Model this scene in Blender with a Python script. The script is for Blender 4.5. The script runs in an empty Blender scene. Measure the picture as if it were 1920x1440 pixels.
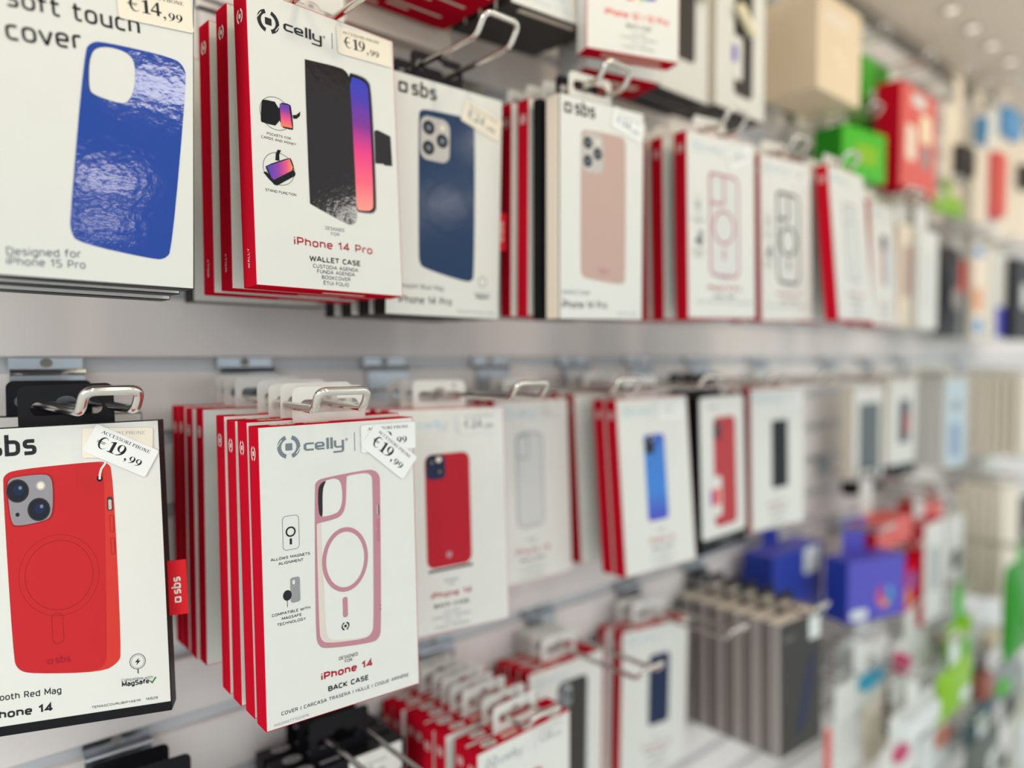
import bpy, bmesh, math, random
from math import radians as RAD, sin, cos, tan, pi
from mathutils import Vector, Matrix
from mathutils.geometry import tessellate_polygon

SC = bpy.context.scene
COL = SC.collection
random.seed(7)

# ------------------------------------------------------------------ camera
# the slat wall is the plane y = 0, the aisle lies towards -y, eye height is z = 0
FPX, HEAD, PITCH, DIST = 1390.0, RAD(41.7), math.atan(50 / 1390.0), 0.64
cam_d = bpy.data.cameras.new('camera')
cam = bpy.data.objects.new('camera', cam_d)
COL.objects.link(cam)
cam.location = (0, -DIST, 0)
cam.rotation_euler = (pi / 2 - PITCH, 0, -HEAD)
cam_d.sensor_width = 36
cam_d.lens = 36 * FPX / 1920
cam_d.clip_start = 0.01
cam_d.dof.use_dof = True
cam_d.dof.focus_distance = 0.468
cam_d.dof.aperture_fstop = 1.95
SC.camera = cam
# ------------------------------------------------------------------ world, colour management
w = bpy.data.worlds.new('shop_air')
SC.world = w
w.use_nodes = True
w.node_tree.nodes['Background'].inputs[0].default_value = (0.92, 0.985, 1.0, 1)
w.node_tree.nodes['Background'].inputs[1].default_value = 1.0
SC.view_settings.view_transform = 'Standard'
SC.view_settings.look = 'None'
SC.view_settings.gamma = 1
SC.view_settings.use_curve_mapping = False
SC.view_settings.exposure = -0.08
CEIL = 0.67

def area(name, loc, sx, sy, power, col):
    d = bpy.data.lights.new(name, 'AREA')
    d.shape = 'RECTANGLE'; d.size = sx; d.size_y = sy; d.energy = power; d.color = col
    o = bpy.data.objects.new(name, d)
    o.location = loc
    COL.objects.link(o)
    return o
# rows of ceiling lights over the aisle, pointing straight down
for y, n0, pw, stp in ((-1.6, 0.58, 2.4, 0.89), (-2.7, 0.70, 2.8, 1.2), (-3.65, 0.90, 2.8, 1.2)):
    for k in range(-3, 4):
        area('aisle_and_fill_light', (n0 + stp * k, y, CEIL - 0.03), 0.2, 0.2, pw, (1.0, 0.96, 0.88))

for x, y in ((-1.1, -0.55), (-1.9, -0.75), (-2.8, -0.6)):  # unseen fill lamps added at the left to brighten the box spines
    area('aisle_and_fill_light', (x, y, CEIL - 0.03), 0.5, 0.5, 10.0, (1.0, 0.97, 0.92)).rotation_euler = (0, RAD(-35), 0)

# ------------------------------------------------------------------ materials
def lin(h):
    h = h.lstrip('#')
    v = [int(h[i:i + 2], 16) / 255 for i in (0, 2, 4)]
    return tuple(c / 12.92 if c <= 0.04045 else ((c + 0.055) / 1.055) ** 2.4 for c in v) + (1,)

MATS = {}
def mat(name, hexc, rough=0.5, metal=0.0, bump=0.0, bscale=200, spec=0.22, coat=0.0, trans=0.0, emit=0.0, grain=0.0):
    if name in MATS: return MATS[name]
    m = bpy.data.materials.new(name); m.use_nodes = True
    nt = m.node_tree; b = nt.nodes['Principled BSDF']
    b.inputs['Base Color'].default_value = lin(hexc)
    b.inputs['Roughness'].default_value = rough
    b.inputs['Metallic'].default_value = metal
    b.inputs['Specular IOR Level'].default_value = spec
    b.inputs['Coat Weight'].default_value = coat
    b.inputs['Coat Roughness'].default_value = 0.06
    b.inputs['Transmission Weight'].default_value = trans
    if emit:
        b.inputs['Emission Color'].default_value = lin(hexc)
        b.inputs['Emission Strength'].default_value = emit
    if bump or grain:
        tc = nt.nodes.new('ShaderNodeTexCoord'); nz = nt.nodes.new('ShaderNodeTexNoise')
        nz.inputs['Scale'].default_value = bscale; nz.inputs['Detail'].default_value = 3
        nt.links.new(tc.outputs['Object'], nz.inputs['Vector'])
        if bump:
            bp = nt.nodes.new('ShaderNodeBump'); bp.inputs['Strength'].default_value = bump
            bp.inputs['Distance'].default_value = 0.001
            nt.links.new(nz.outputs['Fac'], bp.inputs['Height'])
            nt.links.new(bp.outputs['Normal'], b.inputs['Normal'])
            if coat: nt.links.new(bp.outputs['Normal'], b.inputs['Coat Normal'])
        if grain:
            rp = nt.nodes.new('ShaderNodeMapRange')
            rp.inputs['To Min'].default_value = 1 - grain; rp.inputs['To Max'].default_value = 1 + grain * 0.4
            nt.links.new(nz.outputs['Fac'], rp.inputs['Value'])
            mx = nt.nodes.new('ShaderNodeMix'); mx.data_type = 'RGBA'; mx.blend_type = 'MULTIPLY'
            mx.inputs['Factor'].default_value = 1
            mx.inputs['A'].default_value = lin(hexc)
            nt.links.new(rp.outputs['Result'], mx.inputs['B'])
            nt.links.new(mx.outputs['Result'], b.inputs['Base Color'])
    MATS[name] = m
    return m

def ramp_mat(name, axis, z0, z1, stops, rough=0.25, bump=0.0):
    """printed gradient along one axis of the object's own space"""
    if name in MATS: return MATS[name]
    m = bpy.data.materials.new(name); m.use_nodes = True
    nt = m.node_tree; b = nt.nodes['Principled BSDF']
    tc = nt.nodes.new('ShaderNodeTexCoord'); sp = nt.nodes.new('ShaderNodeSeparateXYZ')
    mr = nt.nodes.new('ShaderNodeMapRange'); cr = nt.nodes.new('ShaderNodeValToRGB')
    mr.inputs['From Min'].default_value = z0; mr.inputs['From Max'].default_value = z1
    nt.links.new(tc.outputs['Object'], sp.inputs[0]); nt.links.new(sp.outputs[axis], mr.inputs['Value'])
    nt.links.new(mr.outputs['Result'], cr.inputs['Fac']); nt.links.new(cr.outputs['Color'], b.inputs['Base Color'])
    e = cr.color_ramp.elements
    while len(e) < len(stops): e.new(0.5)
    for k, (p, c) in enumerate(stops): e[k].position = p; e[k].color = lin(c)
    b.inputs['Roughness'].default_value = rough
    if bump:
        nz = nt.nodes.new('ShaderNodeTexNoise'); nz.inputs['Scale'].default_value = 260
        bp = nt.nodes.new('ShaderNodeBump'); bp.inputs['Strength'].default_value = bump; bp.inputs['Distance'].default_value = 0.001
        nt.links.new(tc.outputs['Object'], nz.inputs['Vector']); nt.links.new(nz.outputs['Fac'], bp.inputs['Height'])
        nt.links.new(bp.outputs['Normal'], b.inputs['Normal'])
    MATS[name] = m
    return m

WHITE = mat('white_card', '#d8dad5', 0.42, grain=0.03, bscale=60)
CREAM = mat('cream_card', '#e6dccb', 0.5)
BEIGE = mat('beige_card', '#e2d1b6', 0.55)
RED = mat('red_card', '#be1329', 0.7, spec=0.0)
DRED = mat('dark_red_ink', '#a3142c', 0.4)
BLACK = mat('black_card', '#141418', 0.4, spec=0.15)
CHAR = mat('charcoal_card', '#3a3836', 0.5)
TAUPE = mat('taupe_card', '#8b8581', 0.4)
GOLD = mat('champagne_card', '#f0e7d4', 0.4)
INK = mat('black_ink', '#1f2126', 0.45)
GINK = mat('grey_ink', '#6f7b82', 0.4)
LINK = mat('light_grey_ink', '#a4aaac', 0.45)
BLINK = mat('pale_blue_ink', '#b9cdd6', 0.45)
PINK = mat('pink_outline_ink', '#b5808c', 0.35)
ROSE = mat('rose_ink', '#bb9f95', 0.3, bump=0.03)
LABEL = mat('label_paper', '#e4e7e5', 0.35)
LABELY = mat('aged_label_paper', '#e6dfce', 0.4)
CHROME = mat('chrome_wire', '#d6d3cc', 0.14, metal=1.0, spec=0.5)
STEEL = mat('zinc_plate', '#a9b0b6', 0.28, metal=1.0)
BLUEG = mat('glossy_blue_print', '#0d3c98', 0.06, bump=0.10, bscale=170, spec=0.42)
NAVYG = mat('glossy_navy_print', '#173358', 0.12, bump=0.07, bscale=120, spec=0.3)
NAVY = mat('navy_ink', '#1b2547', 0.4)
COVERG = mat('glossy_black_print', '#1f191a', 0.07, bump=0.10, bscale=170, spec=0.36)
REDG = mat('red_silicone_print', '#bc2127', 0.4)
REDG2 = mat('red_silicone_shade_print', '#981a22', 0.4)
REDG3 = mat('red_silicone_edge_print', '#c9352c', 0.4)
CRIM = mat('crimson_print', '#b01226', 0.35)
PHGREY = mat('phone_grey_print', '#8c8a90', 0.4)
LENS = mat('lens_print', '#1d1f2b', 0.3)
SILV = mat('silver_print', '#b9b7b3', 0.35)
CLEARP = mat('clear_case_print', '#cfd2cf', 0.35)
CLEARD = mat('clear_case_edge_print', '#d3c9bf', 0.35)
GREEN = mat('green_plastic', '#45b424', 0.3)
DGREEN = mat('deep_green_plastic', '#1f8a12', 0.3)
LIME = mat('lime_plastic', '#83b712', 0.3)
TEAL = mat('teal_plastic', '#2f93b0', 0.35)
DTEAL = mat('dark_teal_plastic', '#23494c', 0.4)
BLUE = mat('blue_card', '#2a3fa0', 0.4)
VIOLET = mat('violet_card', '#5451b8', 0.4)
CORAL = mat('coral_card', '#d9605a', 0.4)
SKY = mat('sky_blue_print', '#5c9ad0', 0.4)
MAGENTA = mat('magenta_plastic', '#c0406c', 0.4)
GREY = mat('grey_card', '#8e9294', 0.45)
PALE = mat('pale_plastic', '#d5dcdb', 0.3)
PEG = mat('cream_plastic', '#ece4c4', 0.35)
TAGRED = mat('red_ribbon', '#cf1a25', 0.7)
ORANGE = mat('orange_ink', '#d98a4a', 0.4)
PGREEN = mat('check_green_ink', '#2f7a35', 0.4)
SCREEN = ramp_mat('sunset_screen_print', 'Z', 0.058, 0.153,
                  [(0, '#f08a78'), (0.22, '#f0526f'), (0.45, '#e22a80'), (0.65, '#7a2090'), (0.85, '#3f2fae'), (1, '#2734b4')], 0.22, 0.08)
SCREEN2 = ramp_mat('sunset_screen_upright', 'Z', 0.105, 0.121,
                   [(0, '#f07a48'), (0.35, '#e0447e'), (0.7, '#7a2c98'), (1, '#3a2fb0')], 0.3)
SCREEN3 = ramp_mat('sunset_screen_lying', 'X', -0.046, -0.029,
                   [(0, '#3a30b4'), (0.4, '#8a2c98'), (0.75, '#e0487c'), (1, '#f08a50')], 0.3)
BLUEPH = ramp_mat('blue_phone_print', 'Z', 0.052, 0.15, [(0, '#3a35b4'), (0.35, '#2f7ad0'), (0.8, '#2a74c8'), (1, '#2a4ab8')], 0.3)
SLAT = mat('slat_white_laminate', '#e6e2e0', 0.32, grain=0.03, bscale=6)
ALU = mat('groove_aluminium', '#ced3d7', 0.4)
CEILM = mat('ceiling_paint', '#eee0cf', 0.5)
FLOORM = mat('floor_tile', '#d6d6d2', 0.35, grain=0.06, bscale=3)
GAPGREY = mat('gap_grey', '#8b867c', 0.5)
LAMPM = mat('lamp_lens', '#fff0dc', 0.3, emit=0.75)
COLORS = dict(WHITE=WHITE)

# ------------------------------------------------------------------ mesh building
class MB:
    def __init__(s): s.v = []; s.f = []; s.mi = []; s.mats = []; s.sm = []
    def m(s, material):
        if material not in s.mats: s.mats.append(material)
        return s.mats.index(material)
    def add(s, vs, fs, material, smooth=False):
        o = len(s.v); s.v += [tuple(p) for p in vs]; k = s.m(material)
        for f in fs: s.f.append([i + o for i in f]); s.mi.append(k); s.sm.append(smooth)
    def box(s, a, b, mt, faces=None):
        """faces: dict of material per side among front back left right top bottom"""
        x0, y0, z0 = a; x1, y1, z1 = b
        vs = [(x0, y0, z0), (x1, y0, z0), (x1, y1, z0), (x0, y1, z0), (x0, y0, z1), (x1, y0, z1), (x1, y1, z1), (x0, y1, z1)]
        F = dict(bottom=(0, 3, 2, 1), top=(4, 5, 6, 7), front=(0, 1, 5, 4), right=(1, 2, 6, 5), back=(2, 3, 7, 6), left=(3, 0, 4, 7))
        o = len(s.v); s.v += vs
        for n, f in F.items():
            s.f.append([i + o for i in f]); s.mi.append(s.m((faces or {}).get(n, mt))); s.sm.append(False)
    def poly(s, loops, fn, material):
        """flat filled outline (first loop) with holes; fn maps (u, v) to a point"""
        flat = [p for l in loops for p in l]
        tr = tessellate_polygon([[Vector((p[0], p[1], 0)) for p in l] for l in loops])
        s.add([fn(*p) for p in flat], [list(t) for t in tr], material)
    def plate(s, loops, fn, material):
        """outline with holes given thickness; fn maps (u, v, 0 or 1) to a point"""
        flat = [p for l in loops for p in l]
        tr = tessellate_polygon([[Vector((p[0], p[1], 0)) for p in l] for l in loops])
        s.add([fn(p[0], p[1], 0) for p in flat], [list(t) for t in tr], material)
        s.add([fn(p[0], p[1], 1) for p in flat], [list(t)[::-1] for t in tr], material)
        for l in loops:
            n = len(l)
            vs = [fn(p[0], p[1], 0) for p in l] + [fn(p[0], p[1], 1) for p in l]
            s.add(vs, [[i, (i + 1) % n, n + (i + 1) % n, n + i] for i in range(n)], material)
    def tube(s, pts, r, material, n=10, cap=True):
        P = [Vector(p) for p in pts]; rings = []
        up = Vector((0, 0, 1))
        t0 = (P[1] - P[0]).normalized()
        nrm = t0.cross(up)
        if nrm.length < 1e-3: nrm = t0.cross(Vector((1, 0, 0)))
        nrm.normalize()
        for i, p in enumerate(P):
            a = P[i] - P[i - 1] if i else P[1] - P[0]
            b = P[i + 1] - P[i] if i < len(P) - 1 else a
            t = (a.normalized() + b.normalized()).normalized()
            nrm = (nrm - t * nrm.dot(t)).normalized()
            bi = t.cross(nrm)
            rings.append([p + (nrm * cos(2 * pi * k / n) + bi * sin(2 * pi * k / n)) * r for k in range(n)])
        vs = [v for rr_ in rings for v in rr_]
        fs = [[i * n + k, i * n + (k + 1) % n, (i + 1) * n + (k + 1) % n, (i + 1) * n + k] for i in range(len(P) - 1) for k in range(n)]
        s.add(vs, fs, material, True)
        if cap:
            s.add(rings[0], [list(range(n))[::-1]], material); s.add(rings[-1], [list(range(n))], material)
    def lathe(s, prof, material, n=24, c=(0, 0, 0)):
        vs = []; m = len(prof)
        for k in range(n):
            a = 2 * pi * k / n
            vs += [(c[0] + r * cos(a), c[1] + r * sin(a), c[2] + z) for r, z in prof]
        fs = [[k * m + j, ((k + 1) % n) * m + j, ((k + 1) % n) * m + j + 1, k * m + j + 1] for k in range(n) for j in range(m - 1)]
        s.add(vs, fs, material, True)
    def mesh(s, name, bevel=0):
        me = bpy.data.meshes.new(name)
        me.from_pydata(s.v, [], s.f)
        for m_ in s.mats: me.materials.append(m_)
        me.polygons.foreach_set('material_index', s.mi)
        me.polygons.foreach_set('use_smooth', s.sm)
        me.validate(); me.update()
        if bevel:
            bm = bmesh.new(); bm.from_mesh(me)
            ed = [e for e in bm.edges if len(e.link_faces) == 2 and e.calc_face_angle(0) > 0.6]
            bmesh.ops.bevel(bm, geom=ed, offset=bevel, segments=2, affect='EDGES', profile=0.6)
            bm.to_mesh(me); bm.free()
        return me
    def build(s, name, parent=None, bevel=0):
        return link(name, s.mesh(name, bevel), parent)

def link(name, me, parent=None):
    o = bpy.data.objects.new(name, me); COL.objects.link(o)
    if parent: o.parent = parent
    return o

def thing(name, label, cat, loc, rot=(0, 0, 0), group=None):
    o = bpy.data.objects.new(name, None); COL.objects.link(o)
    o.empty_display_size = 0.02
    o.location = loc; o.rotation_euler = [RAD(a) for a in rot]
    o['label'] = label; o['category'] = cat
    if group: o['group'] = group
    return o
def tag(o, label, cat, group=None):
    o['label'] = label; o['category'] = cat
    if group: o['group'] = group
    return o
def struct(o):
    o['kind'] = 'structure'; return o

# ------------------------------------------------------------------ flat outlines, millimetres
def rr(x0, y0, x1, y1, r, n=6):
    out = []
    for cx, cy, a in ((x1 - r, y1 - r, 0), (x0 + r, y1 - r, 90), (x0 + r, y0 + r, 180), (x1 - r, y0 + r, 270)):
        out += [(cx + r * cos(RAD(a + 90 * k / n)), cy + r * sin(RAD(a + 90 * k / n))) for k in range(n + 1)]
    return out
def ell(cx, cy, rx, ry=None, n=40, tilt=0):
    ry = ry or rx; c, s = cos(RAD(tilt)), sin(RAD(tilt))
    return [(cx + c * rx * cos(2 * pi * k / n) - s * ry * sin(2 * pi * k / n), cy + s * rx * cos(2 * pi * k / n) + c * ry * sin(2 * pi * k / n)) for k in range(n)]
def arcband(cx, cy, r0, r1, a0, a1, n=16, sx=1):
    p = [(cx + sx * r1 * cos(RAD(a0 + (a1 - a0) * k / n)), cy + r1 * sin(RAD(a0 + (a1 - a0) * k / n))) for k in range(n + 1)]
    q = [(cx + sx * r0 * cos(RAD(a0 + (a1 - a0) * k / n)), cy + r0 * sin(RAD(a0 + (a1 - a0) * k / n))) for k in range(n + 1)]
    return p + q[::-1]
def soft(l, it=2):
    for _ in range(it):
        o = []
        for i in range(len(l)):
            a, b = l[i], l[(i + 1) % len(l)]
            o += [(a[0] * .75 + b[0] * .25, a[1] * .75 + b[1] * .25), (a[0] * .25 + b[0] * .75, a[1] * .25 + b[1] * .75)]
        l = o
    return l
def stroke(pts, wd, closed=False):
    """centre line -> outline of constant width with mitred joints"""
    n = len(pts); L = []; Rr = []
    for i in range(n):
        a = Vector(pts[i - 1]) if (i or closed) else None
        b = Vector(pts[i]); c = Vector(pts[(i + 1) % n]) if (i < n - 1 or closed) else None
        d1 = (b - a).normalized() if a is not None else (c - b).normalized()
        d2 = (c - b).normalized() if c is not None else d1
        n1 = Vector((-d1.y, d1.x)); n2 = Vector((-d2.y, d2.x)); m = (n1 + n2)
        m = m / max(m.length_squared, 0.3) * 2 * (wd / 2)
        L.append((b.x + m.x, b.y + m.y)); Rr.append((b.x - m.x, b.y - m.y))
    return [L, Rr] if closed else [L + Rr[::-1]]

# ------------------------------------------------------------------ lettering
# plain sans lettering drawn as strokes, unit cap height; a point is x,y or x,y,corner radius
SANS_SRC = """
A .74|.03,0,0 .34,1,0 .40,1,0 .71,0,0|.14,.3,0 .60,.3,0
B .70|.08,0,0 .08,1,0 .58,1 .58,.53 .08,.53,0|.08,.53,0 .63,.53 .63,0 .08,0,0
C .66|.62,1,0 .08,1,.3 .08,0,.3 .62,0,0
D .72|.08,0,0 .08,1,0 .64,1,.3 .64,0,.3 .08,0,0
E .60|.56,1,0 .08,1,0 .08,0,0 .56,0,0|.08,.52,0 .50,.52,0
F .58|.56,1,0 .08,1,0 .08,0,0|.08,.5,0 .48,.5,0
G .70|.62,1,0 .08,1,.3 .08,0,.3 .62,0,.12 .62,.48,0 .38,.48,0
H .74|.08,0,0 .08,1,0|.66,0,0 .66,1,0|.08,.52,0 .66,.52,0
I .18|.09,0,0 .09,1,0
K .68|.08,0,0 .08,1,0|.62,1,0 .12,.5,0 .64,0,0
L .56|.08,1,0 .08,0,0 .54,0,0
M .88|.07,0,0 .10,1,0 .44,.25,0 .78,1,0 .81,0,0
N .76|.08,0,0 .08,1,0 .68,0,0 .68,1,0
O .76|*.08,0,.3 .08,1,.3 .68,1,.3 .68,0,.3
P .66|.08,0,0 .08,1,0 .60,1,.26 .60,.42,.26 .08,.42,0
Q .76|*.08,0,.3 .08,1,.3 .68,1,.3 .68,0,.3|.42,.22,0 .70,-.12,0
R .70|.08,0,0 .08,1,0 .60,1,.26 .60,.46,.26 .08,.46,0|.36,.46,0 .64,0,0
S .64|.56,1,0 .09,1,.2 .09,.53,.2 .56,.53,.2 .56,0,.2 .05,0,0
T .62|.31,0,0 .31,1,0|.0,1,0 .62,1,0
U .74|.08,1,0 .08,0,.28 .66,0,.28 .66,1,0
V .70|.02,1,0 .33,0,0 .37,0,0 .68,1,0
W 1.0|.02,1,0 .25,0,0 .5,.85,0 .75,0,0 .98,1,0
X .66|.04,0,0 .62,1,0|.04,1,0 .62,0,0
Y .66|.02,1,0 .33,.45,0 .64,1,0|.33,.45,0 .33,0,0
Z .62|.05,1,0 .57,1,0 .05,0,0 .57,0,0
a .58|.06,.72,0 .50,.72,.2 .50,0,0|.50,.42,0 .06,.42,.18 .06,0,.18 .50,0,.0
b .62|.08,1,0 .08,0,0 .54,0,.24 .54,.72,.24 .08,.72,0
c .54|.50,.72,0 .07,.72,.24 .07,0,.24 .50,0,0
d .62|.54,1,0 .54,0,0 .08,0,.24 .08,.72,.24 .54,.72,0
e .60|.07,.36,0 .53,.36,.04 .53,.72,.24 .07,.72,.24 .07,0,.24 .50,0,0
f .42|.14,0,0 .14,1,.2 .42,1,0|.0,.68,0 .38,.68,0
g .62|.54,.0,0 .08,0,.24 .08,.72,.24 .54,.72,0 .54,-.28,.2 .1,-.28,0
h .62|.08,0,0 .08,1,0|.08,.72,0 .54,.72,.24 .54,0,0
i .18|.09,0,0 .09,.72,0|.09,.90,0 .09,1.04,0
l .20|.09,1,0 .09,0,0
m .92|.08,0,0 .08,.72,0 .46,.72,.2 .46,0,0|.46,.72,0 .84,.72,.2 .84,0,0
n .62|.08,0,0 .08,.72,0 .54,.72,.24 .54,0,0
o .62|*.07,0,.26 .07,.72,.26 .55,.72,.26 .55,0,.26
p .62|.08,-.3,0 .08,.72,0 .54,.72,.24 .54,0,.24 .08,0,0
r .42|.08,0,0 .08,.72,.2 .42,.72,0
s .54|.48,.72,0 .08,.72,.15 .08,.38,.15 .47,.38,.15 .47,0,.15 .05,0,0
t .44|.14,.98,0 .14,0,.2 .42,0,0|.0,.70,0 .40,.70,0
u .62|.08,.72,0 .08,0,.24 .54,0,0 .54,.72,0
v .56|.02,.72,0 .26,0,0 .30,0,0 .54,.72,0
w .84|.02,.72,0 .22,0,0 .42,.62,0 .62,0,0 .82,.72,0
y .58|.03,.72,0 .29,.02,0|.55,.72,0 .22,-.28,0
0 .66|*.07,0,.28 .07,1,.28 .57,1,.28 .57,0,.28
1 .44|.03,.76,0 .28,1,0 .28,0,0
2 .64|.06,1,0 .56,1,.22 .56,.55,.2 .06,.3,.1 .06,0,0 .58,0,0
3 .64|.06,1,0 .55,1,.2 .55,.53,.18 .2,.53,0|.3,.53,0 .57,.53,.2 .57,0,.2 .05,0,0
4 .68|.44,0,0 .44,1,0 .04,.28,0 .64,.28,0
5 .64|.54,1,0 .1,1,0 .08,.55,0 .56,.55,.22 .56,0,.22 .06,0,0
6 .64|.52,1,0 .07,1,.28 .07,0,.24 .56,0,.24 .56,.55,.24 .07,.55,0
8 .66|*.07,.53,.18 .07,0,.2 .58,0,.2 .58,.53,.18|*.1,.53,.16 .1,1,.2 .55,1,.2 .55,.53,.16
| .22|.11,-.12,0 .11,1.06,0
. .20|.1,0,0 .1,.12,0
"""
SANS = {' ': (0.34, [])}
def _round(pts, closed):
    out = []; n = len(pts)
    for i, (x, y, r) in enumerate(pts):
        if r <= 0 or (not closed and i in (0, n - 1)): out.append((x, y)); continue
        b = Vector((x, y)); a = Vector(pts[i - 1][:2]); c = Vector(pts[(i + 1) % n][:2])
        r1 = min(r, (a - b).length * .5); r2 = min(r, (c - b).length * .5)
        p, q = b + (a - b).normalized() * r1, b + (c - b).normalized() * r2
        for k in range(6):
            t = k / 5; v = p * (1 - t) ** 2 + b * 2 * t * (1 - t) + q * t * t; out.append((v.x, v.y))
    o2 = [out[0]]
    for p in out[1:]:
        if abs(p[0] - o2[-1][0]) + abs(p[1] - o2[-1][1]) > 1e-4: o2.append(p)
    if closed and abs(o2[0][0] - o2[-1][0]) + abs(o2[0][1] - o2[-1][1]) < 1e-4: o2.pop()
    return o2
for ln in SANS_SRC.strip().split('\n'):
    bits = (ln[0] + '\x00' + ln[2:]).split('\x00')
    hd = bits[1].split('|'); st = []
    for q in hd[1:]:
        cl = q.startswith('*'); q = q.lstrip('*')
        pp = []
        for w_ in q.split():
            v = [float(z_) for z_ in w_.split(',')]
            pp.append((v[0], v[1], v[2] if len(v) > 2 else 0.2))
        st.append((_round(pp, cl), cl))
    SANS[bits[0]] = (float(hd[0]), st)
for c_, b_, acc in (('É', 'E', [(.22, 1.14), (.40, 1.3)]), ('È', 'E', [(.18, 1.3), (.36, 1.14)])):
    SANS[c_] = (SANS[b_][0], SANS[b_][1] + [(acc, False)])
SANS['Ü'] = (SANS['U'][0], SANS['U'][1] + [([(.22, 1.16), (.22, 1.3)], False), ([(.52, 1.16), (.52, 1.3)], False)])

# serif figures for the price labels, unit cap height
def _arc(cx, cy, rx, ry, a0, a1, n=14):
    return [(cx + rx * cos(RAD(a0 + (a1 - a0) * k / n)), cy + ry * sin(RAD(a0 + (a1 - a0) * k / n))) for k in range(n + 1)]
SERIF = {
    '1': (0.62, [[[(0.08, 0), (0.62, 0), (0.62, 0.05), (0.46, 0.09), (0.46, 1), (0.38, 1), (0.08, 0.85), (0.08, 0.8), (0.24, 0.83), (0.24, 0.09), (0.08, 0.05)]]]),
    '9': (0.74, [[ell(0.36, 0.66, 0.32, 0.34, 28), ell(0.35, 0.68, 0.14, 0.29, 28)],
                 [[(0.50, 0.62), (0.68, 0.66), (0.665, 0.48), (0.61, 0.32), (0.51, 0.18), (0.36, 0.07), (0.1, -0.02), (0.1, 0.03), (0.28, 0.12), (0.40, 0.26), (0.47, 0.44)]]]),
    '4': (0.76, [[[(0.46, 1), (0.58, 1), (0.58, 0.36), (0.72, 0.36), (0.72, 0.23), (0.58, 0.23), (0.58, 0), (0.4, 0), (0.4, 0.23), (0.02, 0.23), (0.02, 0.33)],
                  [(0.4, 0.36), (0.4, 0.78), (0.12, 0.36)]]]),
    '2': (0.74, [[_arc(0.34, 0.68, 0.31, 0.32, 165, -30) + [(0.28, 0.17), (0.6, 0.17), (0.68, 0.3), (0.72, 0.3), (0.66, 0), (0.04, 0), (0.04, 0.06), (0.42, 0.48)] + _arc(0.3, 0.68, 0.17, 0.24, -15, 165, 8)]]),
    ',': (0.34, [[ell(0.14, 0.09, 0.12, 0.11, 16)], [[(0.2, 0.14), (0.26, 0.06), (0.24, -0.08), (0.08, -0.24), (0.06, -0.21), (0.17, -0.08), (0.16, 0.02)]]]),
    '€': (0.86, [[_arc(0.48, 0.5, 0.36, 0.52, 48, 318, 26) + _arc(0.54, 0.5, 0.27, 0.46, 312, 52, 22)],
                 [[(0.0, 0.54), (0.62, 0.54), (0.64, 0.59), (0.0, 0.59)]], [[(0.0, 0.42), (0.58, 0.42), (0.6, 0.47), (0.0, 0.47)]]]),
}
def _ser(x, y, w_=0.34): return [[(x - w_ / 2, y - 0.03), (x + w_ / 2, y - 0.03), (x + w_ / 2, y + 0.03), (x - w_ / 2, y + 0.03)]]
def _stem(x, y0=0, y1=1, w_=0.15): return [[(x - w_ / 2, y0), (x + w_ / 2, y0), (x + w_ / 2, y1), (x - w_ / 2, y1)]]
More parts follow.
